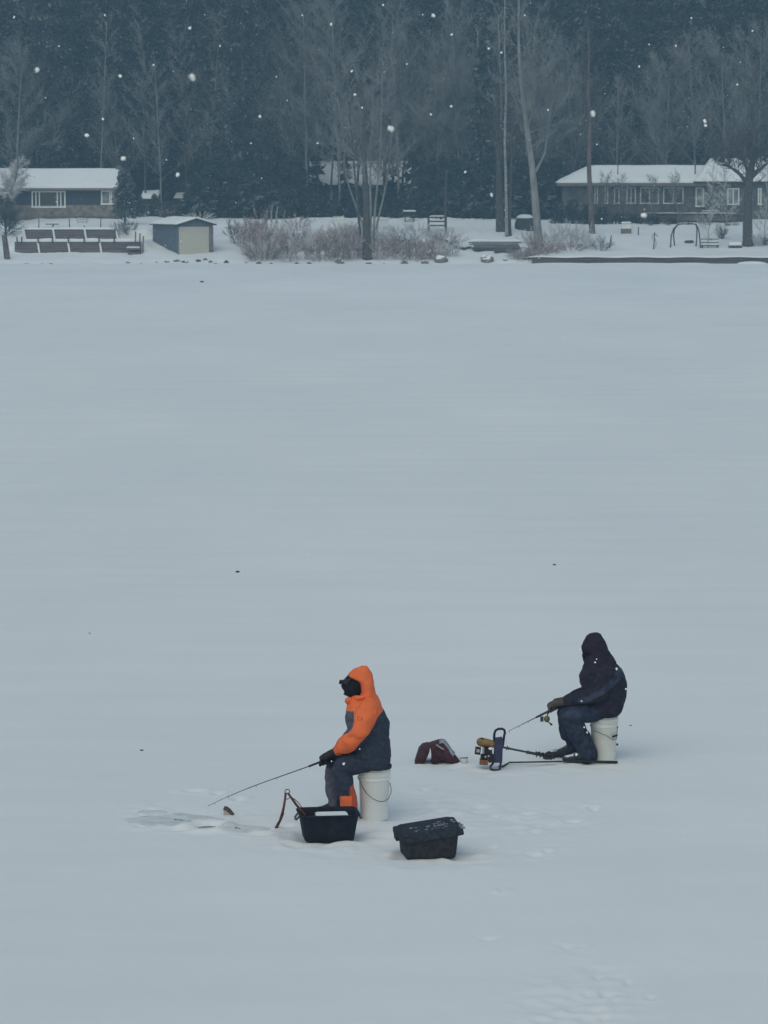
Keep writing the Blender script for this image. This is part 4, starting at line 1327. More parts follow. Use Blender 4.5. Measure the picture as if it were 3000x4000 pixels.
# ---- the right house
YR = 287.0
r_ = lambda px, py, Y=YR: at(px, py, Y)
HR = thing('house', 'long low house with hipped snowy roof and a row of white framed windows', 'house', (r_(2560, 850).x, YR + 4, 3.3))
zre, zrb = r_(0, 722).z, 3.0
x0, x1, x2 = r_(2196, 800).x, r_(2752, 800).x, r_(3120, 800).x
m = MB(); m.bbox((x0, YR, zrb), (x1, YR + 8.5, zre)); m.build('wall', M['stained'], HR)
m = MB(); m.bbox((x1 + .003, YR - .35, zrb), (x2, YR + 8.7, r_(0, 716).z)); m.build('wing_wall', M['green_grey'], HR)
yc_ = YR + 4.25; zri = r_(0, 648, yc_).z
ea = [(x0 - .55, YR - .7), (x1 + .6, YR - .7), (x1 + .6, YR + 9.2), (x0 - .55, YR + 9.2)]
ra_, rb_ = r_(2312, 648, yc_).x, x1 + .6
def hip(m, z0, z1, th, inset=0.0):
    e = [Vector((ea[0][0] + inset, ea[0][1] + inset, z0)), Vector((ea[1][0], ea[1][1] + inset, z0)), Vector((ea[2][0], ea[2][1] - inset, z0)), Vector((ea[3][0] + inset, ea[3][1] - inset, z0))]
    a, b_ = Vector((ra_, yc_, z1)), Vector((rb_, yc_, z1))
    up = Vector((0, 0, th))
    n = len(m.v); m.v += e + [a, b_] + [q + up for q in e] + [a + up, b_ + up]
    for f in [(0, 1, 5, 4), (2, 3, 4, 5), (3, 0, 4)]:
        m.face(*[n + i for i in reversed(f)]); m.face(*[n + 6 + i for i in f])
    for i, k_ in [(0, 1), (1, 5), (5, 2), (2, 3), (3, 0)]:
        m.face(n + i, n + k_, n + 6 + k_, n + 6 + i)
m = MB(); hip(m, zre + .003, zri - .12, .14); rR = m.build('roof', M['roofdark'], HR)
sn = MB()
snow_sheet(sn, lambda u, v: Vector((ea[0][0] + .1 + (ra_ - ea[0][0]) * v * .98 + u * ((ea[1][0] - ea[0][0] - .1) - (ra_ - ea[0][0]) * v * .98), YR - .66 + 4.8 * v, zre + .16 + (zri - .12 - zre) * v * .985)), 46, 9, .20, .25, 5)
sn.build('roof_snow', M['snow'], rR, smooth=True)
sn = MB()
snow_sheet(sn, lambda u, v: Vector((ea[0][0] + .08 + (ra_ - ea[0][0]) * .96 * v, ea[0][1] + .1 + (ea[3][1] - ea[0][1] - .2) * (u * (1 - v) + .5 * v), zre + .16 + (zri - .12 - zre) * v * .97)), 10, 8, .16, .25, 9)
sn.build('roof_snow', M['snow'], rR, smooth=True)
m = MB(); m.bbox((ea[0][0], YR - .76, zre - .10), (x1 + .55, YR - .703, zre + .13)); m.build('fascia', M['boat_trim'], rR)
for px, py0, py1, w_ in [(2412, 712, 646, .05), (2714, 700, 640, .07)]:
    q = r_(px, py0, YR + 1.5)
    MB().tube([Vector((q.x, YR + 1.2, zre + .4)), Vector((q.x, YR + 1.2, r_(0, py1, YR + 1.2).z))], w_, 7).build('vent_pipe', M['boat_trim'], rR)
for px in (2360, 2412, 2472, 2696):
    q = r_(px, 650, yc_ - .3)
    MB().tube([q + Vector((-.22, 0, -.03)), q + Vector((.0, 0, .14)), q + Vector((.25, 0, .17))], [.07, .09, .05], 7, round_ends=True).build('ridge_vent', M['roofdark'], rR)
# wing roof, a higher gable running back from the lake
zw = r_(0, 716).z; zwp = r_(0, 618, YR + 4).z
rw = MB()
xw0 = r_(2705, 700).x
rw.hexa([(xw0, YR - .9, zw + .003), (x2 + .5, YR - .9, zw + .003), (x2 + .5, YR + 4, zwp - .2), (xw0 + 1.9, YR + 4, zwp - .2),
         (xw0, YR - .9, zw + .15), (x2 + .5, YR - .9, zw + .15), (x2 + .5, YR + 4, zwp - .06), (xw0 + 1.9, YR + 4, zwp - .06)])
rw.hexa([(xw0 + 1.9, YR + 4.003, zwp - .2), (x2 + .5, YR + 4.003, zwp - .2), (x2 + .5, YR + 9.2, zw), (xw0, YR + 9.2, zw),
         (xw0 + 1.9, YR + 4.003, zwp - .06), (x2 + .5, YR + 4.003, zwp - .06), (x2 + .5, YR + 9.2, zw + .15), (xw0, YR + 9.2, zw + .15)])
rW = rw.build('wing_roof', M['roofdark'], HR)
sn = MB()
snow_sheet(sn, lambda u, v: Vector((xw0 + .05 + 1.9 * v + u * (x2 + .4 - xw0 - 1.9 * v), YR - .86 + 4.85 * v, zw + .155 + (zwp - .2 - zw) * v * .99)), 30, 8, .20, .25, 12)
sn.build('roof_snow', M['snow'], rW, smooth=True)
for i, (a, b_, n, pm) in enumerate([(2322, 2336, 1, 'pane'), (2362, 2376, 1, 'pane'), (2398, 2420, 1, 'pane'), (2446, 2484, 2, 'pane'), (2500, 2574, 2, 'pane'), (2590, 2670, 2, 'pane')]):
    window(HR, a, b_, 731, 796, YR, n, pm, .10)
window(HR, 2716, 2750, 731, 808, YR - .012, 1, 'pane_pale', .12)
window(HR, 2840, 2888, 735, 800, YR - .35, 2, 'pane_pale', .11)
window(HR, 2960, 2975, 735, 800, YR - .35, 1, 'pane_pale', .11)
# its deck: dark skirt, rail and snow
YD = 284.0
DK = thing('deck', 'dark raised deck with snow-topped rails in front of the long low house', 'deck', (r_(2520, 870, YD).x, YD + 1.2, 3.0))
dx0, dx1 = at(2180, 0, YD).x, at(2930, 0, YD).x
zd0, zd1 = bank_z(19, YD) - .3, at(0, 838, YD).z
m = MB(); m.bbox((dx0, YD, zd0), (dx1, YD + 2.6, zd1)); m.build('skirt', M['wood_dark'], DK)
m = MB(); m.bbox((dx0 - .05, YD - .08, zd1 + .003), (dx1 + .05, YD + 2.6, zd1 + .10)); m.build('floor_boards', M['wood_dark'], DK)
m = MB(); zr0 = at(0, 806, YD).z
m.bbox((dx0, YD - .03, zr0), (at(2500, 0, YD).x, YD + .07, zr0 + .08)); m.build('rail', M['wood_dark'], DK)
for px in np.linspace(2186, 2900, 15):
    q = at(px, 0, YD)
    MB().bbox((q.x - .05, YD - .028, zd1 + .102), (q.x + .05, YD + .068, zr0 - .003)).build('rail_post', M['wood_dark'], DK)
for a, b_, py in [(2530, 2740, 838), (2738, 2888, 833), (2748, 2822, 821)]:
    sn = MB(); Yq = YD - .12 if py > 825 else YD + .4
    zz = max(at(0, py + 4, Yq).z, zd1 + .106)
    xa, xb = at(a, 0, Yq).x, at(b_, 0, Yq).x
    snow_sheet(sn, lambda u, v: Vector((xa + (xb - xa) * u, Yq + .35 * v, zz)), 26, 3, .07, .5, a)
    sn.build('snow_cap', M['snow'], DK, smooth=True)
m = MB(); m.bbox((at(2660, 0, YD).x, YD - .14, at(0, 862, YD).z), (at(2885, 0, YD).x, YD - .003, at(0, 842, YD).z)); m.build('brown_board', M['wood_brown'], DK)
# dark cedar bushes hugging the deck come later with the shrubs

# ---- seawall
SWY = 262.6
sx0, sx1 = at(2084, 0, SWY).x, at(3300, 0, SWY).x
SW = thing('seawall', 'long dark timber seawall with flat snow cap along the right shore', 'seawall', ((sx0 + sx1) / 2, SWY, 0))
m = MB(); n = 9
for i in range(n):
    xa = sx0 + (sx1 - sx0) * i / n; xb = sx0 + (sx1 - sx0) * (i + 1) / n - .02
    for k_ in range(3):
        m.bbox((xa, SWY - .22 + .02 * ((i + k_) % 2), -.25 + (.25 if k_ else 0) + .17 * k_), (xb, SWY + .02, .17 * (k_ + 1) - .012))
m.build('timber_face', M['wood_dark'], SW)
sn = MB(); snow_sheet(sn, lambda u, v: Vector((sx0 - .3 + (sx1 - sx0 + .3) * u, SWY - .30 + 2.6 * v, .505 + .16 * v + .03 * math.sin(u * 40))), 90, 6, .12, .5, 4); sn.build('snow_cap', M['snow'], SW, smooth=True)
sn = MB()
for px, w_ in [(2470, 200), (2200, 120), (2950, 60), (2700, 90)]:
    q = at(px, 0, SWY - .4)
    sn.ball((q.x, SWY - .35, -.02), (w_ / 47., .35, .10 if px != 2950 else .22), 20, 8)
sn.build('drift', M['snow'], SW, smooth=True)

# ---- yard things in front of the right house
def post(px0, py0, px1, py1, r, label, grp='thin fence posts in the right yard', mt='iron'):
    p = onbank(px0, py0)
    m = MB(); m.tube([p - Vector((0, 0, .15)), at(px1, py1, p.y)], [r, r * .85], 7)
    tag(m.build('fence_post', M[mt]), label, 'post', grp)
post(2380, 968, 2388, 920, .055, 'dark leaning post at the edge of the frosty bush')
post(2493, 918, 2494, 886, .05, 'short dark post right of the white gate')
post(2553, 974, 2557, 908, .05, 'dark post beside a curled hose in the middle of the yard')
post(2400, 909, 2399, 866, .045, 'first short white post left of the gate', 'white posts by the gate', 'white')
post(2412, 909, 2412, 866, .045, 'second short white post next to the gate', 'white posts by the gate', 'white')
post(2470, 906, 2470, 872, .06, 'white post at the right end of the gate', 'white posts by the gate', 'white')
p = onbank(2558, 966)
m = MB(); m.tube([p + Vector((.25 * math.cos(a), 0, .75 + .35 * math.sin(a))) for a in np.linspace(.4, 3.6, 10)], .03, 6); m.tube([p + Vector((.02, 0, 0)), p + Vector((.12, 0, .32)), p + Vector((.0, 0, .72))], .03, 6)
tag(m.build('hose_reel', M['boat_trim']), 'curled pale hose hanging at the post in the yard', 'hose')
p = onbank(2444, 912)
GT = thing('wooden_gate', 'low wooden gate box with snow on top between white posts', 'gate', p)
a, b_ = at(2425, 912, p.y), at(2466, 893, p.y)
MB().bbox((a.x, p.y - .05, p.z - .1), (b_.x, p.y + .05, b_.z)).build('lower_panel', M['boat_trim'], GT)
MB().bbox((a.x + .1, p.y - .03, b_.z + .003), (b_.x - .05, p.y + .03, at(0, 872, p.y).z)).build('upper_panel', M['white'], GT)
sn = MB(); zz = at(0, 872, p.y).z + .003
snow_sheet(sn, lambda u, v: Vector((a.x + (b_.x - a.x) * u, p.y - .12 + .3 * v, zz)), 10, 3, .12, .3, 2); sn.build('snow_cap', M['snow'], GT, smooth=True)
# stair rail running up to the deck
p0, p1_ = onbank(2392, 886), onbank(2440, 868)
p0 = Vector((p0.x - .9, p0.y + 1.5, p0.z + 1.1))
m = MB(); m.tube([at(2362, 843, 276), at(2400, 860, 274.5), at(2422, 870, 273.8)], .04, 6); m.tube([at(2362, 850, 276), at(2362, 872, 276)], .04, 6)
tag(m.build('handrail', M['iron']), 'sloping dark handrail coming down the snow behind the gate', 'handrail')
# swing frame
pl, pr_ = onbank(2631, 962), onbank(2733, 962)
SF = thing('swing_frame', 'rusty tube swing frame with bowed legs standing in the snowy yard', 'swing frame', ((pl.x + pr_.x) / 2, pl.y, pl.z))
ztop = at(0, 875, pl.y).z
def T_(px, py, dy=0): return at(px, py, pl.y + dy)
for pts in ([T_(2619, 962, -.5), T_(2622, 920, -.4), T_(2632, 893, -.2), T_(2648, 878)], [T_(2635, 965, .5), T_(2631, 920, .3), T_(2634, 896, .1), T_(2648, 878)],
            [T_(2719, 962, .5), T_(2722, 920, .3), T_(2722, 890, .1), T_(2718, 876)], [T_(2737, 966, -.5), T_(2732, 915, -.4), T_(2726, 888, -.2), T_(2716, 876)]):
    pts[0].z = bank_z(pts[0].x, pts[0].y) - .05
    MB().tube(pts, .055, 7, round_ends=True).build('leg', M['iron'], SF, smooth=True)
MB().tube([T_(2645, 878), T_(2665, 875), T_(2700, 874), T_(2720, 876)], .045, 7, round_ends=True).build('top_bar', M['iron'], SF, smooth=True)
p = onbank(2692, 950)
m = MB(); m.ball(p + Vector((0, 0, .1)), (.42, .25, .22), 14, 8); tag(m.build('tyre', M['rock'], smooth=True), 'dark lump half sunk in snow under the swing frame', 'tyre')
# bench with snow on its slats
p = onbank(2785, 966)
BN = thing('bench', 'dark slatted bench loaded with snow beside the swing frame', 'bench', p)
xa, xb = at(2748, 0, p.y).x, at(2818, 0, p.y).x
for k_, py in enumerate((933, 946, 957)):
    zz = at(0, py, p.y).z; dy = .25 - .22 * k_
    sl_o = MB().bbox((xa, p.y + dy - .05, zz - .06), (xb, p.y + dy + .05, zz + .02)).build('slat', M['wood_dark'], BN)
    sn = MB(); snow_sheet(sn, lambda u, v: Vector((xa + (xb - xa) * u, p.y + dy - .08 + .18 * v, zz + .023 - .11 * (k_ > 0) * 0)), 12, 3, .09, .4, k_); sn.build('snow_cap', M['snow'], sl_o, smooth=True)
for xx in (xa + .1, xb - .1):
    MB().bbox((xx - .04, p.y - .28, p.z - .15), (xx + .04, p.y + .35, at(0, 959, p.y).z - .003)).build('leg', M['wood_dark'], BN)
p = onbank(2884, 968)
LB = thing('log_pile', 'low snow-covered log stack between the bench and the thick tree', 'log pile', p)
for k_ in range(3):
    zz = p.z + .10 + .17 * (k_ == 1)
    MB().tube([(at(2855 + 4 * k_, 0, p.y).x, p.y + (-.2, 0, .2)[k_], zz), (at(2908 - 3 * k_, 0, p.y).x, p.y + (-.2, .02, .2)[k_], zz)], .10, 9).build('log', M['bark_dark'], LB)
sn = MB(); snow_sheet(sn, lambda u, v: Vector((at(2856 + 50 * u, 0, p.y).x, p.y - .25 + .5 * v, p.z + .38 - .35 * (2 * v - 1) ** 2 * .5)), 12, 4, .14, .4, 6); sn.build('snow_cap', M['snow'], LB, smooth=True)
# covered mound beside the leaning tree
p = onbank(2055, 898)
CV = thing('covered_grill', 'dark rounded tarp-covered grill with snow on top left of the leaning tree', 'covered grill', p)
m = MB(); hh = at(0, 842, p.y).z - p.z
m.lathe([(.95, -.1), (1.0, hh * .3), (.96, hh * .55), (.78, hh * .8), (.45, hh * .96), (.02, hh)], p, 22)
m.build('cover', M['cover'], CV, smooth=True)
sn = MB(); sn.lathe([(.80, hh * .80), (.74, hh * .90), (.48, hh * 1.05), (.02, hh * 1.08)], p + Vector((-.1, 0, .01)), 20); sn.build('snow_cap', M['snow'], CV, smooth=True)
# dock sections stacked on the bank
p = onbank(1905, 978)
DS = thing('stacked_dock', 'stack of weathered dock sections topped with snow on the bank', 'dock stack', p)
for k_, (px0, px1, py0, py1, dy) in enumerate([(1925, 2030, 990, 965, -.9), (1840, 2040, 975, 955, .2), (1828, 2036, 957, 943, .9)]):
    Y = p.y + dy; a, b_ = at(px0, py0, Y), at(px1, py1, Y)
    m = MB()
    for q in range(4):
        zz = a.z + (b_.z - a.z) * q / 4
        m.bbox((a.x + random.uniform(0, .25), Y - .5, zz), (b_.x - random.uniform(0, .3), Y + .5, zz + (b_.z - a.z) / 4 - .03))
    do = m.build('dock_section', M['wood_dark'], DS)
    if k_ == 2:
        sn = MB(); snow_sheet(sn, lambda u, v: Vector((a.x + (b_.x - a.x) * u, Y - .5 + 1.0 * v, b_.z + .003)), 24, 4, .16, .6, 8); sn.build('snow_cap', M['snow'], do, smooth=True)
# fallen branch on the snow left of the dock
pts = [onbank(px, py) + Vector((0, 0, .12)) for px, py in [(1700, 930), (1735, 942), (1760, 955), (1782, 972), (1815, 978), (1838, 972)]]
m = MB(); m.tube(pts, [.05, .09, .11, .12, .10, .08], 8, round_ends=True); m.tube([pts[2], pts[2] + Vector((.5, .3, .5))], [.06, .03], 6)
tag(m.build('driftwood_log', M['bark_dark']), 'dark crooked driftwood log on the snow left of the dock stack', 'log')

# ---- little houses and sheds among the trees
def shed(label, px0, px1, pye, pyr, pyb, Y, name='shed', wallm='stained', cat='shed'):
    a = at(px0, pyb, Y); xb = at(px1, 0, Y).x; ze_, zr_ = at(0, pye, Y).z, at(0, pyr, Y + 3).z
    zb2 = min(a.z, bank_z((a.x + xb) / 2, Y) - .2)
    D = thing(name, label, cat, ((a.x + xb) / 2, Y + 3, zb2))
    MB().bbox((a.x + .3, Y, zb2), (xb - .3, Y + 6, ze_)).build('wall', M[wallm], D)
    m = MB(); gable_slab(m, a.x, xb, Y - .4, Y + 6.4, ze_ + .003, zr_, .12); ro_ = m.build('roof', M['roofdark'], D)
    sn = MB(); snow_sheet(sn, lambda u, v: Vector((a.x + .05 + (xb - a.x - .1) * u, Y - .38 + 3.3 * v, ze_ + .13 + (zr_ - ze_) * v * .98)), 24, 7, .2, .3, px0); sn.build('roof_snow', M['snow'], ro_, smooth=True)
    return D
DH = shed('snow-roofed house half hidden behind the clump of bare trunks', 1204, 1640, 728, 634, 800, 316, 'house', 'green_grey', 'house')
for a, b_ in [(1250, 1290), (1420, 1460), (1540, 1580)]:
    window(DH, a, b_, 735, 770, 318, 2, 'pane', .12)
shed('little shed roof with snow deep in the wood, right of the trunk clump', 1672, 1745, 672, 652, 720, 322)
SH2 = shed('small snowy shed between the slate house and the boathouse', 548, 616, 782, 752, 828, 296, wallm='boat_side')
shed('low white-roofed shed deep among the dark conifers above the boathouse', 678, 748, 780, 762, 812, 306)
# dark cabin with a window left of the long house
CB = thing('cabin', 'dark cabin with one white framed window half hidden by the leaning tree', 'cabin', (at(2020, 0, 290).x, 292, 3.6))
a, b_ = at(1985, 850, 290), at(2062, 722, 290)
MB().bbox((a.x, 290, 3.4), (b_.x, 294, b_.z)).build('wall', M['green_grey'], CB)
m = MB(); m.hexa([(a.x - .3, 289.6, b_.z), (b_.x + .3, 289.6, b_.z), (b_.x + .3, 294.4, b_.z + .5), (a.x - .3, 294.4, b_.z + .5), (a.x - .3, 289.6, b_.z + .15), (b_.x + .3, 289.6, b_.z + .15), (b_.x + .3, 294.4, b_.z + .65), (a.x - .3, 294.4, b_.z + .65)]); m.build('roof', M['roofdark'], CB)
window(CB, 2002, 2052, 732, 796, 290, 1, 'pane', .12)

# picnic table, garden swing and white chests on the snow in the middle
def snow_box(px0, px1, py0, py1, label, wm='boat_side', name='storage_box', cat='box'):
    p = onbank((px0 + px1) / 2, py1)
    xa, xb = at(px0, 0, p.y).x, at(px1, 0, p.y).x; zt = at(0, py0, p.y).z
    D = thing(name, label, cat, p)
    MB().bbox((xa, p.y - .1, p.z - .3), (xb, p.y + .8, zt)).build('body', M[wm], D)
    sn = MB(); snow_sheet(sn, lambda u, v: Vector((xa - .05 + (xb - xa + .1) * u, p.y - .15 + 1.0 * v, zt + .003)), 10, 4, .14, .4, px0); sn.build('snow_cap', M['snow'], D, smooth=True)
snow_box(1292, 1346, 858, 886, 'pale chest under snow left of the trunk clump', 'white')
snow_box(1470, 1518, 858, 905, 'tall pale crate under snow right of the trunk clump', 'white')
p = onbank(1600, 862)
PTb = thing('picnic_table', 'dark picnic table with a strip of snow on its top among the trees', 'picnic table', p)
xa, xb = at(1574, 0, p.y).x, at(1626, 0, p.y).x; zt = at(0, 826, p.y).z
MB().bbox((xa, p.y - .4, zt - .08), (xb, p.y + .4, zt)).build('table_top', M['wood_dark'], PTb)
sn = MB(); snow_sheet(sn, lambda u, v: Vector((xa + (xb - xa) * u, p.y - .38 + .76 * v, zt + .003)), 10, 4, .12, .3, 1); sn.build('snow_cap', M['snow'], PTb, smooth=True)
for dy in (-.75, .75):
    MB().bbox((xa, p.y + dy - .14, p.z + .42), (xb, p.y + dy + .14, p.z + .47)).build('bench_board', M['wood_dark'], PTb)
for xx in (xa + .2, xb - .2):
    m = MB(); m.hexa([(xx - .04, p.y - .8, p.z - .1), (xx + .04, p.y - .8, p.z - .1), (xx + .04, p.y - .68, p.z - .1), (xx - .04, p.y - .68, p.z - .1), (xx - .04, p.y - .15, zt - .083), (xx + .04, p.y - .15, zt - .083), (xx + .04, p.y - .05, zt - .083), (xx - .04, p.y - .05, zt - .083)])
    m.hexa([(xx - .04, p.y + .68, p.z - .1), (xx + .04, p.y + .68, p.z - .1), (xx + .04, p.y + .8, p.z - .1), (xx - .04, p.y + .8, p.z - .1), (xx - .04, p.y + .05, zt - .083), (xx + .04, p.y + .05, zt - .083), (xx + .04, p.y + .15, zt - .083), (xx - .04, p.y + .15, zt - .083)])
    m.build('leg', M['wood_dark'], PTb)
p = onbank(1712, 900)
GS = thing('garden_bench', 'high-backed garden bench with snow on its slats between two posts', 'bench', p)
xa, xb = at(1678, 0, p.y).x, at(1740, 0, p.y).x
for k_, py in enumerate((846, 862, 878)):
    zz = at(0, py, p.y).z
    so = MB().bbox((xa, p.y - .04 - .1 * k_, zz - .13), (xb, p.y + .04 - .1 * k_, zz)).build('slat', M['wood_dark'], GS)
    sn = MB(); snow_sheet(sn, lambda u, v: Vector((xa + (xb - xa) * u, p.y - .06 - .1 * k_ + .14 * v, zz + .003)), 8, 3, .1, .3, k_); sn.build('snow_cap', M['snow'], so, smooth=True)
for xx, py in ((xa - .07, 850), (xb + .07, 842)):
    MB().bbox((xx - .09, p.y - .25, p.z - .2), (xx + .09, p.y + .1, at(0, py, p.y).z)).build('post', M['wood_dark'], GS)

# ---- rocks along the waterline
ROCKS = [(200, 1033, 7, 0), (165, 1034, 5, 0), (105, 1033, 8, 0), (550, 1025, 5, 0), (498, 1022, 9, 0), (612, 1022, 6, 0), (652, 1019, 10, 0), (690, 1017, 12, 0), (722, 1021, 13, 0), (775, 1018, 12, 0), (802, 1014, 10, 0),
         (822, 1022, 9, 0), (842, 1027, 7, 0), (885, 1022, 12, 0), (1012, 1028, 11, 0), (1060, 1028, 7, 0), (1160, 1029, 9, 0), (1208, 1029, 10, 0), (1326, 1024, 18, 1), (1500, 1030, 6, 0), (1580, 1028, 14, 1), (1720, 1019, 28, 1), (1660, 1026, 15, 1),
         (1905, 1018, 26, 1), (1975, 1017, 9, 0), (2055, 1012, 12, 1), (960, 1024, 6, 0), (1440, 1027, 12, 0)]
for i, (px, py, w_, kind_) in enumerate(ROCKS):
    Y = 261.4 + (1034 - py) * .085
    c = at(px, py, Y); c.z = max(bank_z(c.x, Y), 0) - .04
    m = MB(); rr = w_ / 47.5
    m.ball(c + Vector((0, 0, rr * .25)), (rr, rr * .8, rr * (.55 if not kind_ else .8)), 14, 9)
    m.v = [v + (v - c).normalized() * rr * .35 * mnoise.noise(v * (1.4 / rr) + Vector((i, 0, 0))) for v in m.v]
    tag(m.build('rock', M['rock_tan' if kind_ else 'rock'], smooth=False),
        'tan rounded boulder with snow on top at the foot of the reddish brush' if kind_ else 'small dark snow-capped rock along the waterline', 'rock', 'tan boulders at the waterline' if kind_ else 'small dark rocks along the waterline')

# ------------------------------------------------------------------ vegetation
def fast_mesh(name, V, F, mt):
    """V (n,3) array, F (m,k) array of equal-size faces"""
    me = bpy.data.meshes.new(name)
    k = F.shape[1]
    me.vertices.add(len(V)); me.loops.add(F.size); me.polygons.add(len(F))
    me.vertices.foreach_set('co', np.ascontiguousarray(V, dtype=np.float32).ravel())
    me.loops.foreach_set('vertex_index', np.ascontiguousarray(F, dtype=np.int32).ravel())
    me.polygons.foreach_set('loop_start', np.arange(0, F.size, k, dtype=np.int32))
    me.materials.append(mt)
    me.update(calc_edges=True)
    return me


def needle_quads(r, H, R, n, bare=.12, size=.27, layers=13, sag=.35, power=.85):
    """needle sprays set along whorled, slightly drooping boughs: (4n,3) vertices"""
    t = r.random(n) ** .85
    lay = np.floor(t * layers) + r.normal(0, .16, n)
    t = np.clip(lay / layers + .02, 0, 1)
    reach = R * ((1 - t) ** power + .04)
    nb_ = 7
    ang = (np.floor(r.random(n) * nb_) + np.floor(t * layers) * .37) * 2 * PI / nb_ + r.normal(0, .20, n)
    bough = 1 - .45 * np.abs(np.sin(ang * 3.1 + np.floor(t * layers) * 2.3))
    q = np.sqrt(r.random(n)) * reach * bough
    z = H * (bare + (1 - bare) * t) - sag * q * q / max(R, .1) * .5 + r.normal(0, .12, n)
    c = np.stack([q * np.cos(ang), q * np.sin(ang), z], 1)
    d = np.stack([np.cos(ang), np.sin(ang), -.25 - .3 * r.random(n)], 1) + r.normal(0, .45, (n, 3))
    d /= np.linalg.norm(d, axis=1)[:, None]
    s = r.normal(0, 1, (n, 3)); s -= d * (s * d).sum(1)[:, None]; s /= np.linalg.norm(s, axis=1)[:, None]
    L_ = (size * (.6 + .8 * r.random(n)))[:, None]
    W_ = L_ * (.30 + .25 * r.random(n))[:, None]
    return np.stack([c - d * L_ - s * W_ * .5, c - d * L_ * .2 + s * W_, c + d * L_, c + s * -W_ * .9], 1).reshape(-1, 3)


def spikes(P0, P1, w, r):
    """thin tapering twigs from P0 to P1 with base width w: triangular spikes"""
    P0, P1 = np.asarray(P0, float), np.asarray(P1, float)
    d = P1 - P0; d /= np.maximum(np.linalg.norm(d, axis=1)[:, None], 1e-6)
    a = np.cross(d, r.normal(0, 1, d.shape)); a /= np.maximum(np.linalg.norm(a, axis=1)[:, None], 1e-6)
    b_ = np.cross(d, a); w = np.asarray(w)[:, None] if np.ndim(w) else w
    n = len(P0)
    V = np.stack([P0 + a * w, P0 - a * w * .5 + b_ * w * .87, P0 - a * w * .5 - b_ * w * .87, P1], 1).reshape(-1, 3)
    k = np.arange(n)[:, None] * 4
    F = np.concatenate([k + [0, 1, 3], k + [1, 2, 3], k + [2, 0, 3]])
    return V, F


def bare_crown(r, path, rad, start=.3, nb=26, blen=4.5, ntw=14, rise=.9, tw=.035):
    """limbs and twigs growing from a trunk path: returns spikes of three orders"""
    path = [np.array(p, float) for p in path]
    seg = np.array([np.linalg.norm(b_ - a) for a, b_ in zip(path, path[1:])]); cum = np.concatenate([[0], np.cumsum(seg)]); tot = cum[-1]
    def pt(t):
        s_ = t * tot; i = min(len(seg) - 1, int(np.searchsorted(cum, s_, side='right') - 1)); return path[i] + (path[i + 1] - path[i]) * ((s_ - cum[i]) / seg[i])
    A, B, W = [], [], []
    for i in range(nb):
        t = start + (1 - start) * (i + r.random()) / nb
        az = r.random() * 2 * PI
        l = blen * (1.15 - .75 * t) * (.6 + .8 * r.random())
        d = np.array([math.cos(az), math.sin(az), rise * (.5 + .9 * r.random())]); d /= np.linalg.norm(d)
        p = pt(t); w = max(.02, rad * (1 - t) * .38 + .012)
        pts = [p]
        for k in range(4):
            d = d + r.normal(0, .16, 3) + np.array([0, 0, .10]); d /= np.linalg.norm(d)
            pts.append(pts[-1] + d * l / 4)
        for k in range(4):
            A.append(pts[k]); B.append(pts[k + 1] + (pts[k + 1] - pts[k]) * .35); W.append(w * (1 - .2 * k))
        for k in range(ntw):
            s_ = .25 + .75 * r.random(); i0 = min(3, int(s_ * 4)); q = pts[i0] + (pts[i0 + 1] - pts[i0]) * (s_ * 4 - i0)
            e = d + r.normal(0, .65, 3) + np.array([0, 0, .25]); e /= np.linalg.norm(e)
            ll = l * (.22 + .3 * r.random()); qe = q + e * ll
            A.append(q); B.append(qe); W.append(tw * .8)
            for _ in range(3):
                u = r.random(); q2 = q + (qe - q) * u
                e2 = e + r.normal(0, .7, 3); e2 /= np.linalg.norm(e2)
                A.append(q2); B.append(q2 + e2 * ll * (.3 + .4 * r.random())); W.append(tw * .5)
    return spikes(A, B, np.array(W), r)


def dust(me, seed, share=.16):
    """give the sprays of some boughs the snow-dusted material"""
    me.materials.append(M['needles_snow'])
    n = len(me.polygons); c = np.empty(n * 3, dtype=np.float32); me.polygons.foreach_get('center', c); c = c.reshape(-1, 3)
    r = np.random.default_rng(seed); ph = r.random(6) * 6
    f = np.sin(c[:, 0] * 1.7 + ph[0]) * np.sin(c[:, 1] * 1.9 + ph[1]) * np.sin(c[:, 2] * 1.3 + ph[2]) + .5 * np.sin(c[:, 2] * 3.1 + ph[3]) * np.sin((c[:, 0] + c[:, 1]) * 2.9 + ph[4])
    f = f + r.normal(0, .45, n)
    me.polygons.foreach_set('material_index', (f > np.quantile(f, 1 - share)).astype(np.int32)); me.update()
    return me


def part_from(me, name, parent):
    o = bpy.data.objects.new(name, me); C.objects.link(o); o.parent = parent; return o


def conifer(name, label, loc, H, R, n, seed, mt='needles', bare=.12, group=None, size=.25, dusting=.14, **k):
    r = np.random.default_rng(seed)
    T = thing(name, label, 'tree', loc, group)
    m = MB(); m.tube([Vector(loc) + Vector((0, 0, -.4)), Vector(loc) + Vector((.1, 0, H * .5)), Vector(loc) + Vector((0, 0, H * .96))], [.012 * H + .05, .008 * H + .03, .02], 8)
    m.build('trunk', M['bark_dark'], T, smooth=True)
    V = needle_quads(r, H, R, n, bare, size, **k)
    part_from(dust(fast_mesh('crown', V, np.arange(len(V)).reshape(-1, 4), M[mt]), seed, dusting), 'crown', T)
    return T


protos = []
for i, (H, R, n, bare, pw) in enumerate([(23, 3.6, 5200, .08, .85), (27, 4.4, 6000, .10, .75), (20, 3.0, 4400, .05, .9), (26, 4.6, 5200, .22, .55)]):
    protos.append(dict(H=H, R=R, n=n, bare=bare, power=pw))

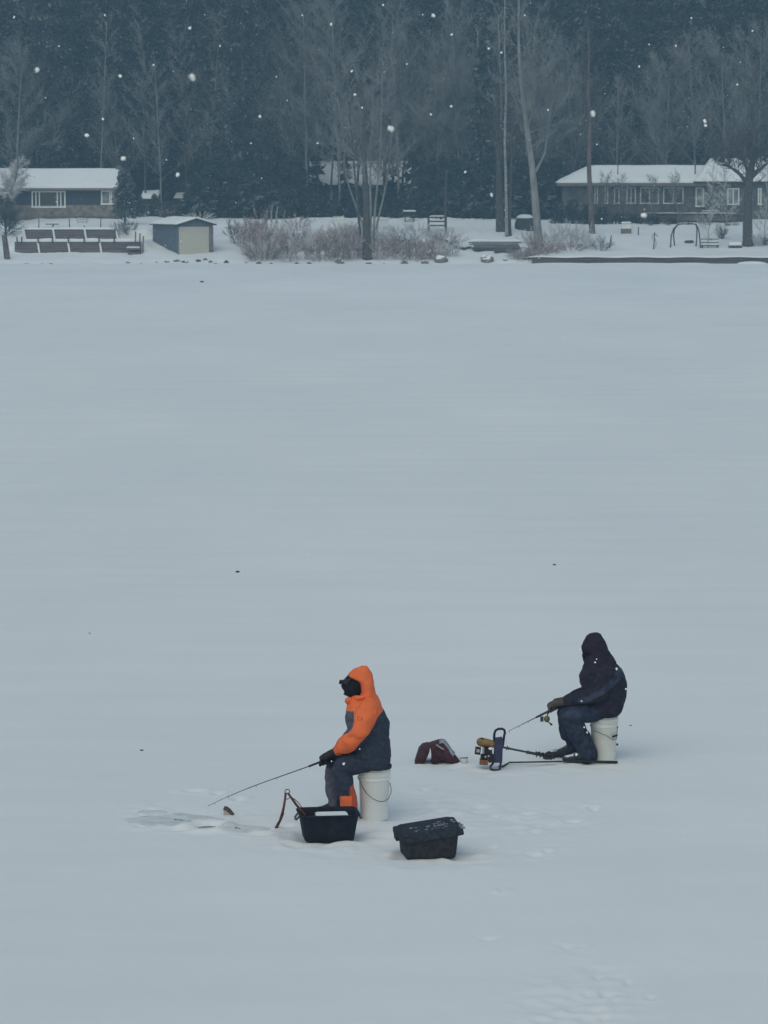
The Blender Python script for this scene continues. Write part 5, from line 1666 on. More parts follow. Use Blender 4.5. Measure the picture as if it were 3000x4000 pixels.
BLOCK = [(1208, 1625, 320), (548, 616, 298), (678, 748, 308), (1672, 1745, 324), (-80, 500, 297), (2190, 3100, 299), (1985, 2060, 295)]
def free(x, Y, rr):
    px = 1500 + x * FPX / Y; mp = rr * FPX / Y * .55
    for a, b_, Yd in BLOCK:
        if a - mp < px < b_ + mp and Y < Yd + 4: return False
    return True

TUFTS = []
placed = []
made = {}
tries = 0
while len(placed) < 78 and tries < 6000:
    tries += 1
    Y = random.uniform(292, 331); x = random.uniform(-43, 43)
    i = random.randrange(4); sc = random.uniform(.75, 1.12)
    if not free(x, Y, protos[i]['R'] * sc): continue
    if Y < 300 and not (-22 < x < -10 or 6 < x < 11): continue
    if any(math.hypot(x - a, (Y - b_) * .7) < 3.0 for a, b_ in placed): continue
    placed.append((x, Y))
    px = 1500 + x * FPX / Y
    wh = ('behind the slate-sided house' if px < 520 else 'between the slate-sided house and the trunk clump' if px < 1300 else 'behind the clump of bare trunks' if px < 1700 else 'between the trunk clump and the long house' if px < 2200 else 'behind the long low house')
    kd = ['slim dark', 'tall broad dark', 'shorter dark', 'ragged open dark'][i]
    lab = f'{kd} evergreen in the snow-hazed wood {wh}'
    loc_ = Vector((x, Y, bank_z(x, Y) - .2))
    if i not in made:
        p = protos[i]
        made[i] = conifer('conifer', lab, loc_, p['H'], p['R'], int(p['n'] * 1.35), 40 + i, bare=p['bare'], group='evergreens of the wood ' + wh, power=p['power'], dusting=(.10, .14, .26, .20)[i])
        o = made[i]
    else:
        o = copy_tree(made[i]); o.location = loc_; o['label'] = lab; o['group'] = 'evergreens of the wood ' + wh
    o.scale = (sc, sc, sc * random.uniform(.92, 1.1)); o.rotation_euler.z = random.uniform(0, 6.28)

# young evergreens filling the foot of the wood
yp = None
for k_ in range(120):
    px = random.choice([random.uniform(560, 1215), random.uniform(1215, 1640), random.uniform(1640, 1990), random.uniform(2000, 2200)])
    Y = random.uniform(286.5, 300)
    if 1208 < px < 1640: Y = random.uniform(287, 296)
    x = (px - 1500) * Y / FPX
    if 535 < px < 765: continue
    loc_ = Vector((x, Y, bank_z(x, Y) - .15)); sc = random.uniform(.7, 1.25) * (.62 if 1190 < px < 1640 else 1.35)
    wh = 'left of the half hidden house' if px < 1208 else 'in front of the half hidden house' if px < 1640 else 'right of the half hidden house'
    if yp is None:
        yp = conifer('young_conifer', '', loc_, 3.2, 1.5, 900, 90, bare=.02, size=.22, layers=8, power=.7, dusting=.08); o = yp
    else:
        o = copy_tree(yp); o.location = loc_
    o['label'] = 'low young evergreen at the foot of the wood ' + wh; o['group'] = 'young evergreens ' + wh
    o.scale = (sc * random.uniform(.9, 1.5), sc * 1.2, sc); o.rotation_euler.z = random.uniform(0, 6.28)

for px, py, pt_, w_, lb in [(606, 842, 762, 1.0, 'small frosted spruce before the little shed between the houses'), (548, 846, 770, .8, 'narrow frosted spruce left of the little shed between the houses'), (735, 838, 770, 1.0, 'small frosted spruce above the boathouse roof')]:
    p = onbank(px, py); conifer('spruce', lb, p, at(0, pt_, p.y).z - p.z, w_, 800, 500 + px, 'needles_frost', .05, size=.15, power=.6, dusting=.34)
for i, (px, py) in enumerate([(2575, 874), (2606, 878), (2655, 873), (2692, 877), (2736, 874), (2762, 878), (2625, 872), (2842, 884), (2870, 880), (2540, 880)]):
    TUFTS.append((px, py, 26 + 7 * (i % 3), 14 + 4 * (i % 2)))
for px, Y, H_, w_, lb in [(1238, 309, 9.0, 1.0, 'ragged slim evergreen before the left end of the half hidden house'), (1346, 308, 7.6, .9, 'ragged slim evergreen before the middle of the half hidden house'), (1532, 310, 8.6, 1.1, 'ragged slim evergreen right of the middle of the half hidden house'), (1612, 307, 8.0, 1.1, 'ragged slim evergreen before the right end of the half hidden house')]:
    x = at(px, 800, Y).x; conifer('conifer', lb, Vector((x, Y, bank_z(x, Y) - .2)), H_, w_, 620, 900 + px, bare=.08, size=.30, layers=7, power=.45, dusting=.2)
# frosted evergreen at the corner of the left house, cedar bushes along the deck
p = onbank(487, 880)
o = conifer('spruce', 'loose frosted evergreen covering the right corner of the slate-sided house', p, at(0, 655, p.y).z - p.z, 1.35, 2300, 61, 'needles_frost', .16, size=.17, power=.45, dusting=.3)
cb = None
for i, (px, py, w_, h_) in enumerate([(2185, 856, 70, 90), (2240, 858, 90, 95), (2300, 860, 80, 80), (2358, 862, 70, 70), (2420, 850, 80, 40), (2490, 868, 90, 36), (2560, 868, 80, 34), (2630, 866, 70, 24)]):
    p = Vector((at(px, 0, 283.2).x, 283.2, 0)); p.z = bank_z(p.x, p.y) - .1
    if cb is None:
        cb = conifer('cedar_bush', '', p, 2.0, 1.0, 900, 71, bare=.0, size=.13, layers=9, power=.35); o = cb
    else:
        o = copy_tree(cb); o.location = p
    o['label'] = ['dark cedar bush at the left end of the deck', 'dark broad cedar bush at the deck, left of the red-barked pine', 'dark cedar bush right behind the red-barked pine', 'dark cedar bush at the deck above the sloping handrail',
                  'low cedar bush at the deck behind the gate', 'low cedar bush at the deck just right of the gate', 'lowest cedar clump at the deck left of the swing frame', 'flat cedar clump at the deck above the swing frame'][i]
    o['group'] = 'cedar bushes along the deck'
    s_ = FPX / 283
    o.scale = (w_ / s_ / 2.0 * 1.15, .8, h_ / s_ / 2.0)

# ---- the far wood: hundreds of trees on the hillside that read as one mass
VV = []
r = np.random.default_rng(5)
for i in range(430):
    Y = 333 + 165 * r.random() ** 1.5; x = (r.random() - .5) * (110 + (Y - 333) * .5)
    if i < 140: Y = 332 + 26 * r.random(); x = (r.random() - .5) * 92
    H = r.uniform(17, 28); R = H * r.uniform(.13, .2)
    n = int(1500 if Y < 370 else 900)
    V = needle_quads(r, H, R, n, r.uniform(.05, .2), .34, power=r.uniform(.55, .95))
    VV.append(V + np.array([x, Y, hill_z(x, Y) - .3]))
V = np.concatenate(VV)
me = dust(fast_mesh('far_wood', V, np.arange(len(V)).reshape(-1, 4), M['needles_far']), 3, .15)
o = bpy.data.objects.new('far_wood', me); C.objects.link(o); tag(o, 'hazy dark evergreen wood covering the hillside', kind='stuff')

# ---- bare trees
def bare_tree(name, label, pts, r0, r1, seed, bark='bark_pale', twig='twig_grey', forks=(), group=None, **k):
    """pts: photo points, first one on the snow; optional y offset as third value"""
    b0 = onbank(*pts[0][:2]) if len(pts[0]) == 2 else at(*pts[0])
    Y = b0.y
    W_ = [b0 - Vector((0, 0, .3))] + [at(q[0], q[1], Y + (q[2] if len(q) > 2 else 0)) for q in pts[1:]]
    T = thing(name, label, 'tree', b0, group)
    m = MB(); n = len(W_)
    # smooth and roughen the trunk
    fine = []
    for i in range(n - 1):
        for t in np.linspace(0, 1, 6)[:-1]:
            p0, p1, p2, p3 = W_[max(0, i - 1)], W_[i], W_[i + 1], W_[min(n - 1, i + 2)]
            fine.append(.5 * ((2 * p1) + (p2 - p0) * t + (2 * p0 - 5 * p1 + 4 * p2 - p3) * t * t + (3 * p1 - p0 - 3 * p2 + p3) * t ** 3))
    fine.append(W_[-1])
    N_ = len(fine)
    m.tube(fine, [(r0 + (r1 - r0) * i / (N_ - 1)) * (1 + .35 * math.exp(-i * 1.2)) for i in range(N_)], 10)
    rr = np.random.default_rng(seed)
    Vs, Fs, off = [], [], 0
    a = bare_crown(rr, [tuple(q) for q in fine], r0, **k); Vs.append(a[0]); Fs.append(a[1]); off += len(a[0])
    for f in forks:
        FW = [at(q[0], q[1], Y + (q[2] if len(q) > 2 else 0)) for q in f[0]]
        m.tube(FW, [f[1] + (f[2] - f[1]) * i / (len(FW) - 1) for i in range(len(FW))], 8)
        a = bare_crown(rr, [tuple(q) for q in FW], f[1], **k); Vs.append(a[0]); Fs.append(a[1] + off); off += len(a[0])
    m.build('trunk', M[bark], T, smooth=True)
    V = np.concatenate(Vs) - np.array(tuple(b0)); F = np.concatenate(Fs)
    part_from(fast_mesh('crown', V, F, M[twig]), 'crown', T)
    return T

K = dict(start=.35, nb=24, blen=4.2, ntw=12)
bare_tree('bare_tree', 'pale leaning bare tree with a forked trunk left of the long house', [(2106, 962), (2092, 800), (2078, 650), (2056, 480), (2034, 300), (2026, 120), (2030, -60)], .38, .05, 1, forks=[([(2082, 690), (2128, 600), (2142, 500), (2150, 420), (2172, 340)], .13, .04), ([(2060, 500), (2085, 420), (2095, 300)], .10, .03)], **K)
bare_tree('red_pine', 'tall straight pine with reddish bark standing before the long house roof', [(2314, 912), (2308, 800), (2301, 650), (2303, 480), (2296, 330), (2301, 200), (2294, 90)], .27, .05, 2, 'bark_red', 'twig_dark', start=.45, nb=26, blen=2.6, ntw=16)
bare_tree('bare_tree', 'thick dark forked tree with a snowy spreading crown at the right edge', [(2922, 962), (2920, 850), (2924, 740), (2936, 650), (2950, 560), (2940, 430), (2950, 250)], .46, .08, 3, 'bark_dark', 'twig_dark', forks=[([(2922, 720), (2890, 680), (2850, 650), (2800, 640)], .20, .05), ([(2928, 700), (2965, 665), (2995, 640), (3040, 620)], .2, .05), ([(2930, 680), (2900, 620), (2870, 560)], .16, .04)], start=.3, nb=26, blen=2.6, ntw=14)
bare_tree('birch', 'tall slender pale birch right of the trunk clump, rising to the frame top', [(1980, 925), (1976, 700), (1972, 540), (1977, 360), (1971, 180), (1973, -40)], .14, .05, 4, 'bark_birch', start=.5, nb=20, blen=2.8, ntw=9, twig='twig_grey')
bare_tree('birch', 'second pale birch close beside the tall slender birch', [(1957, 880, 296), (1955, 600), (1958, 400), (1952, 250), (1948, 60)], .12, .04, 5, 'bark_birch', start=.5, nb=18, blen=2.6, ntw=9)
bare_tree('bare_tree', 'pale straight bare tree above the garden bench', [(1872, 870, 297), (1869, 640), (1868, 440), (1868, 300), (1866, 120)], .20, .06, 6, start=.5, nb=20, blen=3.0, ntw=9)
bare_tree('bare_tree', 'dark stout trunk behind the stacked dock', [(1958, 905), (1952, 820), (1950, 720), (1946, 560), (1940, 300)], .46, .08, 7, 'bark_dark', 'twig_dark', start=.45, nb=18, blen=3.2, ntw=9)
bare_tree('bare_tree', 'dark slanting trunk between the stout trunk and the birch', [(1992, 922), (1990, 850), (1994, 740), (2000, 560), (2004, 350)], .18, .05, 8, 'bark_dark', 'twig_dark', start=.5, nb=14, blen=2.6, ntw=8)
# the trunk clump in the middle
CL = [('thickest dark trunk of the clump in the reddish brush', [(1436, 1012), (1432, 900), (1430, 780), (1424, 640), (1420, 480), (1412, 300)], .40, .08, 'bark_dark'),
      ('pale curving trunk left of the thickest trunk of the clump', [(1416, 960), (1402, 860), (1392, 740), (1378, 600), (1366, 440), (1350, 260)], .13, .03, 'bark_dark'),
      ('pale trunk right of the thickest trunk of the clump', [(1458, 985), (1462, 860), (1474, 720), (1486, 580), (1490, 420), (1496, 240)], .12, .03, 'bark_pale'),
      ('thin pale stem splitting off low on the left of the clump', [(1424, 930), (1418, 880), (1388, 800), (1352, 680), (1340, 520), (1318, 380)], .11, .04, 'bark_pale'),
      ('grey stem leaning right at the clump', [(1466, 940), (1472, 880), (1500, 760), (1522, 620), (1532, 470)], .12, .04, 'bark_pale'),
      ('slim grey stem in the middle of the clump', [(1446, 940), (1448, 820), (1446, 680), (1452, 520), (1458, 340)], .13, .04, 'bark_pale')]
for i, (lb, pts, a, b_, bk) in enumerate(CL):
    bare_tree('bare_tree', lb, pts, a, b_, 20 + i, bk, 'twig_grey', start=.38, nb=22, blen=3.4, ntw=11)
rb2 = random.Random(77)
for i in range(34):
    px = [380, 470, 560, 640, 720, 800, 880, 1000, 1050, 1150, 1180, 1260, 1290, 1360, 1400, 1450, 1500, 1530, 1600, 1640, 1680, 1740, 1780, 1830, 1900, 1930, 2010, 2050, 2120, 2180, 2260, 2420, 2560, 2900][i] + rb2.uniform(-14, 14)
    Y = rb2.uniform(296, 303) if not (1208 < px < 1640) else rb2.uniform(303, 312)
    if px < 520 or px > 2190: Y = rb2.uniform(298, 303)
    x = at(px, 800, Y).x
    bp2 = 2000 + FPX * math.tan(math.atan((CAMH - bank_z(x, Y)) / Y) - PITCH)
    if 1240 < px < 1620 and i % 2: continue
    ln = rb2.uniform(-45, 45); tp2 = rb2.uniform(40, 420)
    wh = 'above the slate house end' if px < 520 else 'left of the half hidden house' if px < 1208 else 'around the half hidden house' if px < 1640 else 'between the half hidden house and the long house' if px < 2190 else 'above the long house'
    bare_tree('bare_tree', 'slim hazy bare tree among the evergreens ' + wh, [(px, bp2, Y), (px + ln * .2, 660), (px + ln * .6, (660 + tp2) / 2), (px + ln, tp2)], rb2.uniform(.07, .13), .03, 700 + i,
              rb2.choice(('bark_pale', 'bark_pale', 'bark_birch', 'bark_dark')), 'twig_grey', start=.2, nb=34, blen=rb2.uniform(2.6, 4.4), ntw=18, rise=1.0, tw=.020, group='slim bare trees ' + wh)
# dark trunks breaking up the snowy roof of the half hidden house
for i, (px, Y, top, a) in enumerate([(1238, 304, 380, .12), (1322, 307, 260, .18), (1398, 305, 340, .14), (1502, 306, 300, .16), (1572, 308, 330, .16), (1608, 305, 380, .12)]):
    x = at(px, 800, Y).x
    bpy_ = 2000 + FPX * math.tan(math.atan((CAMH - bank_z(x, Y)) / Y) - PITCH)
    bare_tree('bare_tree', 'thin dark trunk crossing the snowy roof of the half hidden house', [(px, bpy_, Y), (px + random.uniform(-6, 6), 700), (px + random.uniform(-12, 12), 560), (px + random.uniform(-24, 24), top)], a, .04, 120 + i, 'bark_dark', 'twig_dark', start=.32, nb=22, blen=1.7, ntw=9, rise=.7, tw=.022, group='dark trunks before the half hidden house')
# thin pale stems around
for i, (px, py, pt_, a, bk, lb) in enumerate([(1062, 870, 800, .09, 'bark_birch', 'short pale birch stem above the left brush, first of three'), (1082, 872, 806, .09, 'bark_birch', 'short pale birch stem above the left brush, second of three'),
        (1112, 856, 822, .08, 'bark_birch', 'short white stub of a stem above the left brush'), (1296, 800, 748, .08, 'bark_birch', 'thin white stem in front of the half hidden house'),
        (1742, 915, 660, .12, 'bark_dark', 'thin dark trunk beside the garden bench'), (2396, 800, 690, .06, 'bark_dark', 'thin dark sapling in front of the long house windows'),
        (895, 895, 860, .06, 'bark_dark', 'short dark stem on the snow right of the boathouse')]):
    bare_tree('sapling', lb, [(px, py) if py > 850 else (px, py, 301), (px - 2, (py + pt_) // 2), (px + 3, pt_)], a, a * .55, 40 + i, bk, 'twig_grey', start=.5, nb=6, blen=.7, ntw=5, tw=.02)
# lighter bare trees standing out of the dark wood
for i, (px, Y, top, r0, lb) in enumerate([(60, 299, 250, .22, 'wide hazy bare tree at far left behind the slate house'), (150, 303, 120, .2, 'hazy bare tree behind the left half of the slate roof'), (940, 300, 30, .24, 'tall hazy bare tree above the left brush'), (1090, 304, 90, .2, 'hazy bare tree with slanting limbs left of the trunk clump'),
        (1200, 300, 60, .22, 'broad hazy bare tree left of the half hidden house'), (1330, 299, 20, .2, 'tall hazy bare tree over the half hidden house'), (1560, 300, 80, .2, 'hazy bare tree right of the half hidden house'), (1700, 300, 160, .2, 'hazy bare tree above the garden bench and the little shed'),
        (1800, 299, 60, .2, 'hazy bare tree left of the straight pale tree'), (2060, 297, 90, .18, 'hazy bare tree behind the leaning forked tree'), (2240, 302, 200, .2, 'hazy bare tree behind the left hip of the long house'), (2600, 300, 260, .22, 'hazy bare tree behind the middle of the long house'),
        (2720, 300, 180, .22, 'hazy bare tree behind the higher wing of the long house'), (2840, 299, 210, .24, 'broad hazy bare tree behind the thick right tree'), (2960, 301, 140, .24, 'hazy bare tree at the far right above the wing roof')]):
    x = at(px, 800, Y).x
    base_py = 2000 + FPX * math.tan(math.atan((CAMH - bank_z(x, Y)) / Y) - PITCH)
    lean = random.uniform(-35, 35)
    bare_tree('bare_tree', lb, [(px, base_py, Y), (px + lean * .2, 640), (px + lean * .6, 420), (px + lean, top)], r0 * .62, .04, 60 + i, 'bark_pale', 'twig_grey', start=.20, nb=44, blen=5.4, ntw=26, rise=.9, tw=.026)
for i, (px, py, top, lean, tw_, lb) in enumerate([(2765, 968, 640, 14, 'twig_pale', 'pale hazy young tree before the wing of the long house'), (2650, 872, 690, -10, 'twig_grey', 'thin grey young tree between the paired windows of the long house'),
        (2540, 872, 700, 8, 'twig_grey', 'thin grey young tree before the first paired window of the long house'), (2440, 868, 700, -8, 'twig_grey', 'thin grey young tree behind the gate, before the long house'), (2350, 868, 690, 10, 'twig_grey', 'thin grey young tree just right of the red-barked pine'),
        (2985, 960, 600, 10, 'twig_pale', 'pale hazy young tree at the right edge of the wing roof'), (2840, 880, 620, -8, 'twig_pale', 'pale hazy young tree behind the thick dark tree')]):
    bare_tree('young_tree', lb, [(px, py), (px + lean * .2, py - 60), (px + lean, (py + top) / 2), (px + lean * 1.5, top)], .04, .015, 160 + i, 'bark_pale', tw_, start=.08, nb=46, blen=1.5, ntw=10, rise=.9, tw=.014)
# frosted tree beside the slate house
bare_tree('frosted_tree', 'frost-whitened bushy tree in front of the left end of the slate roof', [(28, 880), (34, 800), (48, 740), (62, 690), (70, 650)], .16, .05, 80, 'bark_pale', 'twig_pale', start=.40, nb=46, blen=2.0, ntw=26, rise=.6, tw=.034)
bare_tree('bare_bush', 'grey tangled bush under the frosted tree at the left edge', [(20, 920), (24, 860), (30, 800)], .10, .04, 81, 'bark_dark', 'twig_dark', start=.05, nb=40, blen=1.6, ntw=20, rise=.8, tw=.03)

# ---- shrubs
def shrub(label, px, py, w_, h_, mt, seed, group, n=330):
    w_ *= 1.3; n = int(n * 1.6)
    p = onbank(px, py); s_ = FPX / p.y
    W_, H_ = w_ / s_ / 2, h_ / s_ * .80
    r = np.random.default_rng(seed)
    A, B, Wd = [], [], []
    ns = 22
    for i in range(ns):
        az = r.random() * 2 * PI; q = math.sqrt(r.random())
        b0 = np.array([math.cos(az) * W_ * .35 * q, math.sin(az) * W_ * .35 * q, -.1])
        tp = np.array([math.cos(az) * W_ * q * 1.05, math.sin(az) * W_ * q * .9, H_ * (1 - .30 * q * q) * r.uniform(.45, 1.25)])
        md = (b0 + tp) / 2 + np.array([0, 0, H_ * .12])
        A += [b0, md]; B += [md, tp]; Wd += [.022, .016]
        for k in range(n // ns):
            t = .2 + .8 * r.random(); b1 = b0 + (md - b0) * t * 2 if t < .5 else md + (tp - md) * (t * 2 - 1)
            d = (tp - b0); d /= np.linalg.norm(d); d = d + r.normal(0, .55, 3); d /= np.linalg.norm(d)
            e = b1 + d * H_ * r.uniform(.12, .38)
            if e[2] < 0: e[2] = .05
            A.append(b1); B.append(e); Wd.append(r.uniform(.010, .020))
    V, F = spikes(A, B, np.array(Wd), r)
    me = fast_mesh('shrub', V, F, M[mt]); me.materials.append(M['twig_frost'])
    fr_ = (r.random(len(A)) < .18).astype(np.int32); me.polygons.foreach_set('material_index', np.tile(fr_, 3)); me.update()
    o = bpy.data.objects.new('shrub', me); C.objects.link(o); o.location = p
    tag(o, label, 'shrub', group)

LB_ = 'bare reddish shrub in the thick brush between boathouse and trunk clump'
LP_ = 'frost-pale shrub in the brush between boathouse and trunk clump'
RB_ = 'bare reddish shrub at the ice edge between trunk clump and dock stack'
RP_ = 'frost-pale shrub on the snow between trunk clump and dock stack'
DB_ = 'bare reddish shrub between the dock stack and the seawall end'
FP_ = 'frosted shrub in the pale thicket under the red-barked pine'
for i, (px, py, w_, h_, mt, lb) in enumerate([
    (930, 952, 90, 100, 'twig_dark', 'dark tangled shrub at the left end of the brush, above the boathouse bank'), (985, 985, 130, 140, 'twig_red', LB_), (1050, 1008, 150, 150, 'twig_red', LB_), (1120, 1016, 140, 110, 'twig_red', LB_), (1010, 1020, 110, 70, 'twig_red', LB_),
    (1100, 940, 130, 90, 'twig_pale', LP_), (1180, 1012, 140, 120, 'twig_pale', LP_), (1250, 1018, 130, 120, 'twig_red', LB_), (1310, 1016, 130, 130, 'twig_red', LB_), (1370, 1014, 110, 110, 'twig_red', LB_), (1215, 945, 130, 90, 'twig_pale', LP_),
    (1300, 960, 120, 80, 'twig_pale', LP_), (1375, 960, 90, 70, 'twig_red', LB_), (960, 925, 120, 80, 'twig_red', LB_), (1150, 985, 130, 90, 'twig_dark', LB_.replace('reddish', 'dark')), (1030, 930, 120, 110, 'twig_red', LB_),
    (1482, 1014, 110, 100, 'twig_red', RB_), (1500, 960, 90, 80, 'twig_pale', RP_), (1560, 1000, 110, 80, 'twig_red', RB_), (1610, 1016, 130, 60, 'twig_red', RB_), (1668, 1014, 100, 56, 'twig_red', RB_), (1712, 1012, 70, 40, 'twig_red', RB_), (1590, 965, 100, 60, 'twig_dark', RB_.replace('reddish', 'dark')),
    (1640, 930, 110, 70, 'twig_pale', RP_), (1720, 950, 110, 70, 'twig_pale', RP_), (1770, 1000, 70, 50, 'twig_pale', RP_), (1560, 930, 80, 60, 'twig_pale', RP_),
    (2060, 1012, 120, 54, 'twig_red', DB_), (2100, 992, 110, 90, 'twig_red', DB_), (2070, 955, 100, 70, 'twig_pale', DB_.replace('reddish', 'pale')), (2020, 1014, 70, 40, 'twig_red', DB_),
    (2175, 962, 90, 100, 'twig_pale', FP_), (2215, 966, 100, 112, 'twig_pale', FP_), (2262, 968, 100, 108, 'twig_pale', FP_), (2300, 972, 90, 80, 'twig_pale', FP_), (2230, 982, 150, 46, 'twig_red', FP_.replace('frosted', 'low reddish')), (2346, 978, 80, 60, 'twig_grey', FP_.replace('frosted', 'low grey')), (2160, 985, 100, 50, 'twig_red', FP_.replace('frosted', 'low reddish')),
    (2818, 932, 40, 60, 'twig_dark', 'little dark round-topped shrub behind the snowy bench'), (2955, 962, 40, 60, 'twig_pale', 'little pale shrub right of the thick dark tree'), (2992, 958, 40, 50, 'twig_dark', 'dark shrub at the right edge behind the seawall'),
    (2480, 872, 60, 30, 'twig_dark', 'low twiggy shrub above the gate at the deck'), (505, 925, 50, 60, 'twig_dark', 'small dark twig bush beside the wooden steps'), (470, 930, 60, 50, 'twig_grey', 'grey lattice-like twig bush at the end of the upper wall'),
    (640, 850, 80, 50, 'twig_dark', 'dark low bush behind the boathouse roof'), (560, 838, 110, 40, 'twig_dark', 'dark low bush between the slate house and the boathouse'), (780, 862, 120, 40, 'twig_pale', 'low pale bush on the snow behind the boathouse ridge')]):
    grp = {LB_: 'reddish shrubs of the left brush', LP_: 'pale shrubs of the left brush', RB_: 'reddish shrubs right of the clump', RP_: 'pale shrubs right of the clump', DB_: 'reddish shrubs by the dock', FP_: 'frosted shrubs under the pine'}.get(lb)
    if grp is None and 'low reddish' in lb: grp = 'low reddish shrubs under the pine'
    shrub(lb, px, py, w_, h_, mt, 200 + i, grp, 420 if w_ > 100 else 300)
for i, (px, py, w_, h_) in enumerate(TUFTS):
    shrub('dark dry weed tuft poking through the snow below the deck', px, py, w_, h_, 'twig_dark', 600 + i, 'dry weed tufts below the deck', 110)
rs = random.Random(31)
for i in range(58):
    if i < 34:
        px, py = rs.uniform(930, 1425), rs.uniform(900, 1018)
        if py > 960 + (px - 900) * .6: continue
        red = rs.random() < (.75 if py > 960 else .5); lb, grp = (LB_, 'reddish shrubs of the left brush') if red else (LP_, 'pale shrubs of the left brush')
    elif i < 52:
        px, py = rs.uniform(1465, 1745), rs.uniform(935, 1016)
        red = rs.random() < .6; lb, grp = (RB_, 'reddish shrubs right of the clump') if red else (RP_, 'pale shrubs right of the clump')
    else:
        px, py = rs.uniform(2030, 2130), rs.uniform(985, 1012); red = True; lb, grp = DB_, 'reddish shrubs by the dock'
    shrub(lb, px, py, rs.uniform(70, 140), rs.choice((38, 55, 80, 125)) * rs.uniform(.8, 1.1) * (1 if px < 1430 else .6), 'twig_red' if red else 'twig_pale', 400 + i, grp, 300)

# ------------------------------------------------------------------ falling snow
def flake_mesh(name, size, seed):
    r = np.random.default_rng(seed); m = MB()
    for i in range(9):
        d = Vector(r.normal(0, 1, 3)).normalized() * size * .32 * r.random()
        a = size * r.uniform(.16, .34)
        m.ball(d, (a, a * r.uniform(.5, 1), a * r.uniform(.6, 1)), 7, 5, Matrix.Rotation(r.random() * 3, 3, 'X'))
    for i in range(7):
        d = Vector(r.normal(0, 1, 3)).normalized() * size * .55
        m.tube([Vector((0, 0, 0)), d], [size * .06, size * .02], 4)
    me = bpy.data.meshes.new(name); me.from_pydata([tuple(v) for v in m.v], [], m.f); me.materials.append(M['flake'])
    me.polygons.foreach_set('use_smooth', [True] * len(me.polygons)); return me
FM = [flake_mesh('snowflake', .018, 300 + i) for i in range(4)]
FL = [(1293, 94, 16), (1691, 60, 18), (1497, 20, 10), (752, 300, 34), (470, 296, 16), (146, 275, 24), (742, 110, 16), (402, 466, 14), (340, 528, 20), (484, 618, 24), (650, 625, 9), (694, 681, 22), (1528, 503, 28), (1682, 447, 11), (1763, 415, 14),
      (2317, 442, 28), (2753, 472, 18), (2758, 490, 15), (1818, 672, 12), (1920, 760, 20), (2517, 840, 26), (1374, 278, 12), (1386, 370, 14), (1415, 420, 10), (55, 68, 10), (600, 255, 10), (1015, 455, 14), (522, 540, 8), (2350, 855, 9), (1960, 205, 12), (1910, 190, 12), (2496, 260, 12),
      (2640, 180, 11), (2700, 70, 10), (230, 180, 10), (1180, 60, 9), (860, 180, 9), (1080, 300, 8), (980, 560, 9), (1590, 250, 9), (1240, 560, 9), (2140, 430, 10), (2880, 330, 11), (2940, 120, 10), (410, 60, 9), (2050, 60, 9), (1765, 135, 12),
      (2409, 2612, 12), (2445, 2691, 9), (2324, 2587, 9), (2282, 2841, 9), (2293, 2861, 10), (2251, 2948, 13), (1343, 2984, 14), (1295, 2974, 7), (2272, 2738, 8), (2330, 2575, 6), (1405, 2926, 7), (2267, 2537, 10)]
for i, (px, py, s_) in enumerate(FL):
    lowp = py > 2000
    Y = min(26.2, .018 * FPX / s_) if not lowp else 26.4
    k = (s_ / FPX * Y) / .018
    o = bpy.data.objects.new('snowflake', FM[i % 4]); C.objects.link(o)
    o.location = at(px, py, Y); o.scale = (k, k, k * random.uniform(.7, 1.2)); o.rotation_euler = (random.random() * 6, random.random() * 6, random.random() * 6)
    big = s_ >= 20
    where = ('before the angler in dark clothes' if px > 2100 else 'before the angler in orange') if lowp else ('before the slate house end of the wood' if px < 900 else 'before the middle of the wood' if px < 1900 else 'before the right end of the wood')
    tag(o, ('large clumped' if big else 'small bright') + ' snowflake falling ' + where, 'snowflake', ('large' if big else 'small') + ' snowflakes ' + where)

r = np.random.default_rng(11)
n = 20000
Yf = (26 ** 3 + (252 ** 3 - 26 ** 3) * r.random(n)) ** (1 / 3) * (1 - .0)
Yf = np.where(r.random(n) < .08, r.uniform(30, 120, n), Yf)
Xf = (r.random(n) - .5) * (Yf * .30 + 8); Zf = r.random(n) * (Yf * .062 + 7.)
c = np.stack([Xf, Yf, Zf], 1); sz = (.0035 + .0075 * r.random(n) ** 2)[:, None]
a = r.normal(0, 1, (n, 3)); a /= np.linalg.norm(a, axis=1)[:, None]
b_ = np.cross(a, r.normal(0, 1, (n, 3))); b_ /= np.linalg.norm(b_, axis=1)[:, None]; d = np.cross(a, b_)
V = np.stack([c + a * sz, c + b_ * sz, c - a * sz, c - b_ * sz, c + d * sz, c - d * sz], 1).reshape(-1, 3)
k = np.arange(n)[:, None] * 6
F = np.concatenate([k + q for q in ([0, 1, 4], [1, 2, 4], [2, 3, 4], [3, 0, 4], [1, 0, 5], [2, 1, 5], [3, 2, 5], [0, 3, 5])])
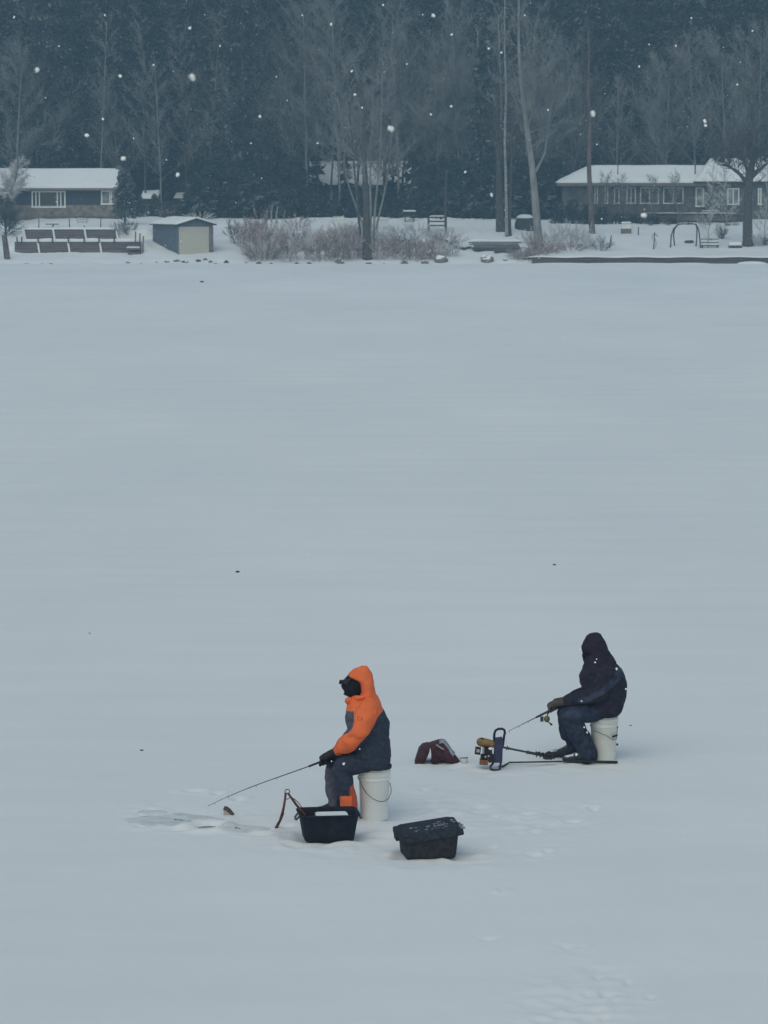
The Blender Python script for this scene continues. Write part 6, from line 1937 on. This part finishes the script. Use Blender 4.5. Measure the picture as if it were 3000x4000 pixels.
o = bpy.data.objects.new('falling_snow', fast_mesh('falling_snow', V, F, M['flake'])); C.objects.link(o)
tag(o, 'fine snow falling everywhere over the lake', kind='stuff')

# ------------------------------------------------------------------ haze, sky, sun
hz = MB().bbox((-300, -60, -1.5), (300, 560, 85))
mh = bpy.data.materials.new('haze'); mh.use_nodes = True
nt = mh.node_tree; nt.nodes.clear()
ou = nt.nodes.new('ShaderNodeOutputMaterial'); pv = nt.nodes.new('ShaderNodeVolumePrincipled')
pv.inputs['Color'].default_value = (.46, .76, 1.0, 1)
pv.inputs['Density'].default_value = .0006
pv.inputs['Anisotropy'].default_value = .0
nt.links.new(pv.outputs[0], ou.inputs['Volume'])
hz.build('haze', mh, base=(0, 0, 0), kind='stuff')

W = bpy.data.worlds.new('World'); S.world = W; W.use_nodes = True
nt = W.node_tree
sky = nt.nodes.new('ShaderNodeTexSky'); sky.sky_type = 'NISHITA'; sky.sun_disc = False
SUN_EL, SUN_AZ = math.radians(52), math.radians(200)
sky.sun_elevation = SUN_EL; sky.sun_rotation = SUN_AZ
sky.dust_density = 1.0; sky.ozone_density = 1.0; sky.air_density = 2.0
bg_ = nt.nodes['Background']; nt.links.new(sky.outputs[0], bg_.inputs['Color']); bg_.inputs['Strength'].default_value = .10
sd_ = bpy.data.lights.new('sun', 'SUN'); sd_.energy = .98; sd_.angle = math.radians(70); sd_.color = (1, .955, .72)
so = bpy.data.objects.new('sun', sd_); C.objects.link(so)
dirv = Vector((math.sin(SUN_AZ) * math.cos(SUN_EL), math.cos(SUN_AZ) * math.cos(SUN_EL), math.sin(SUN_EL)))
so.rotation_euler = dirv.to_track_quat('Z', 'Y').to_euler(); so.location = dirv * 60

S.view_settings.view_transform = 'Standard'; S.view_settings.look = 'None'
S.view_settings.exposure = 0.0; S.view_settings.gamma = 1.0
S.render.engine = 'CYCLES'
S.cycles.max_bounces = 5; S.cycles.diffuse_bounces = 3; S.cycles.glossy_bounces = 2; S.cycles.volume_bounces = 1
S.cycles.use_denoising = True
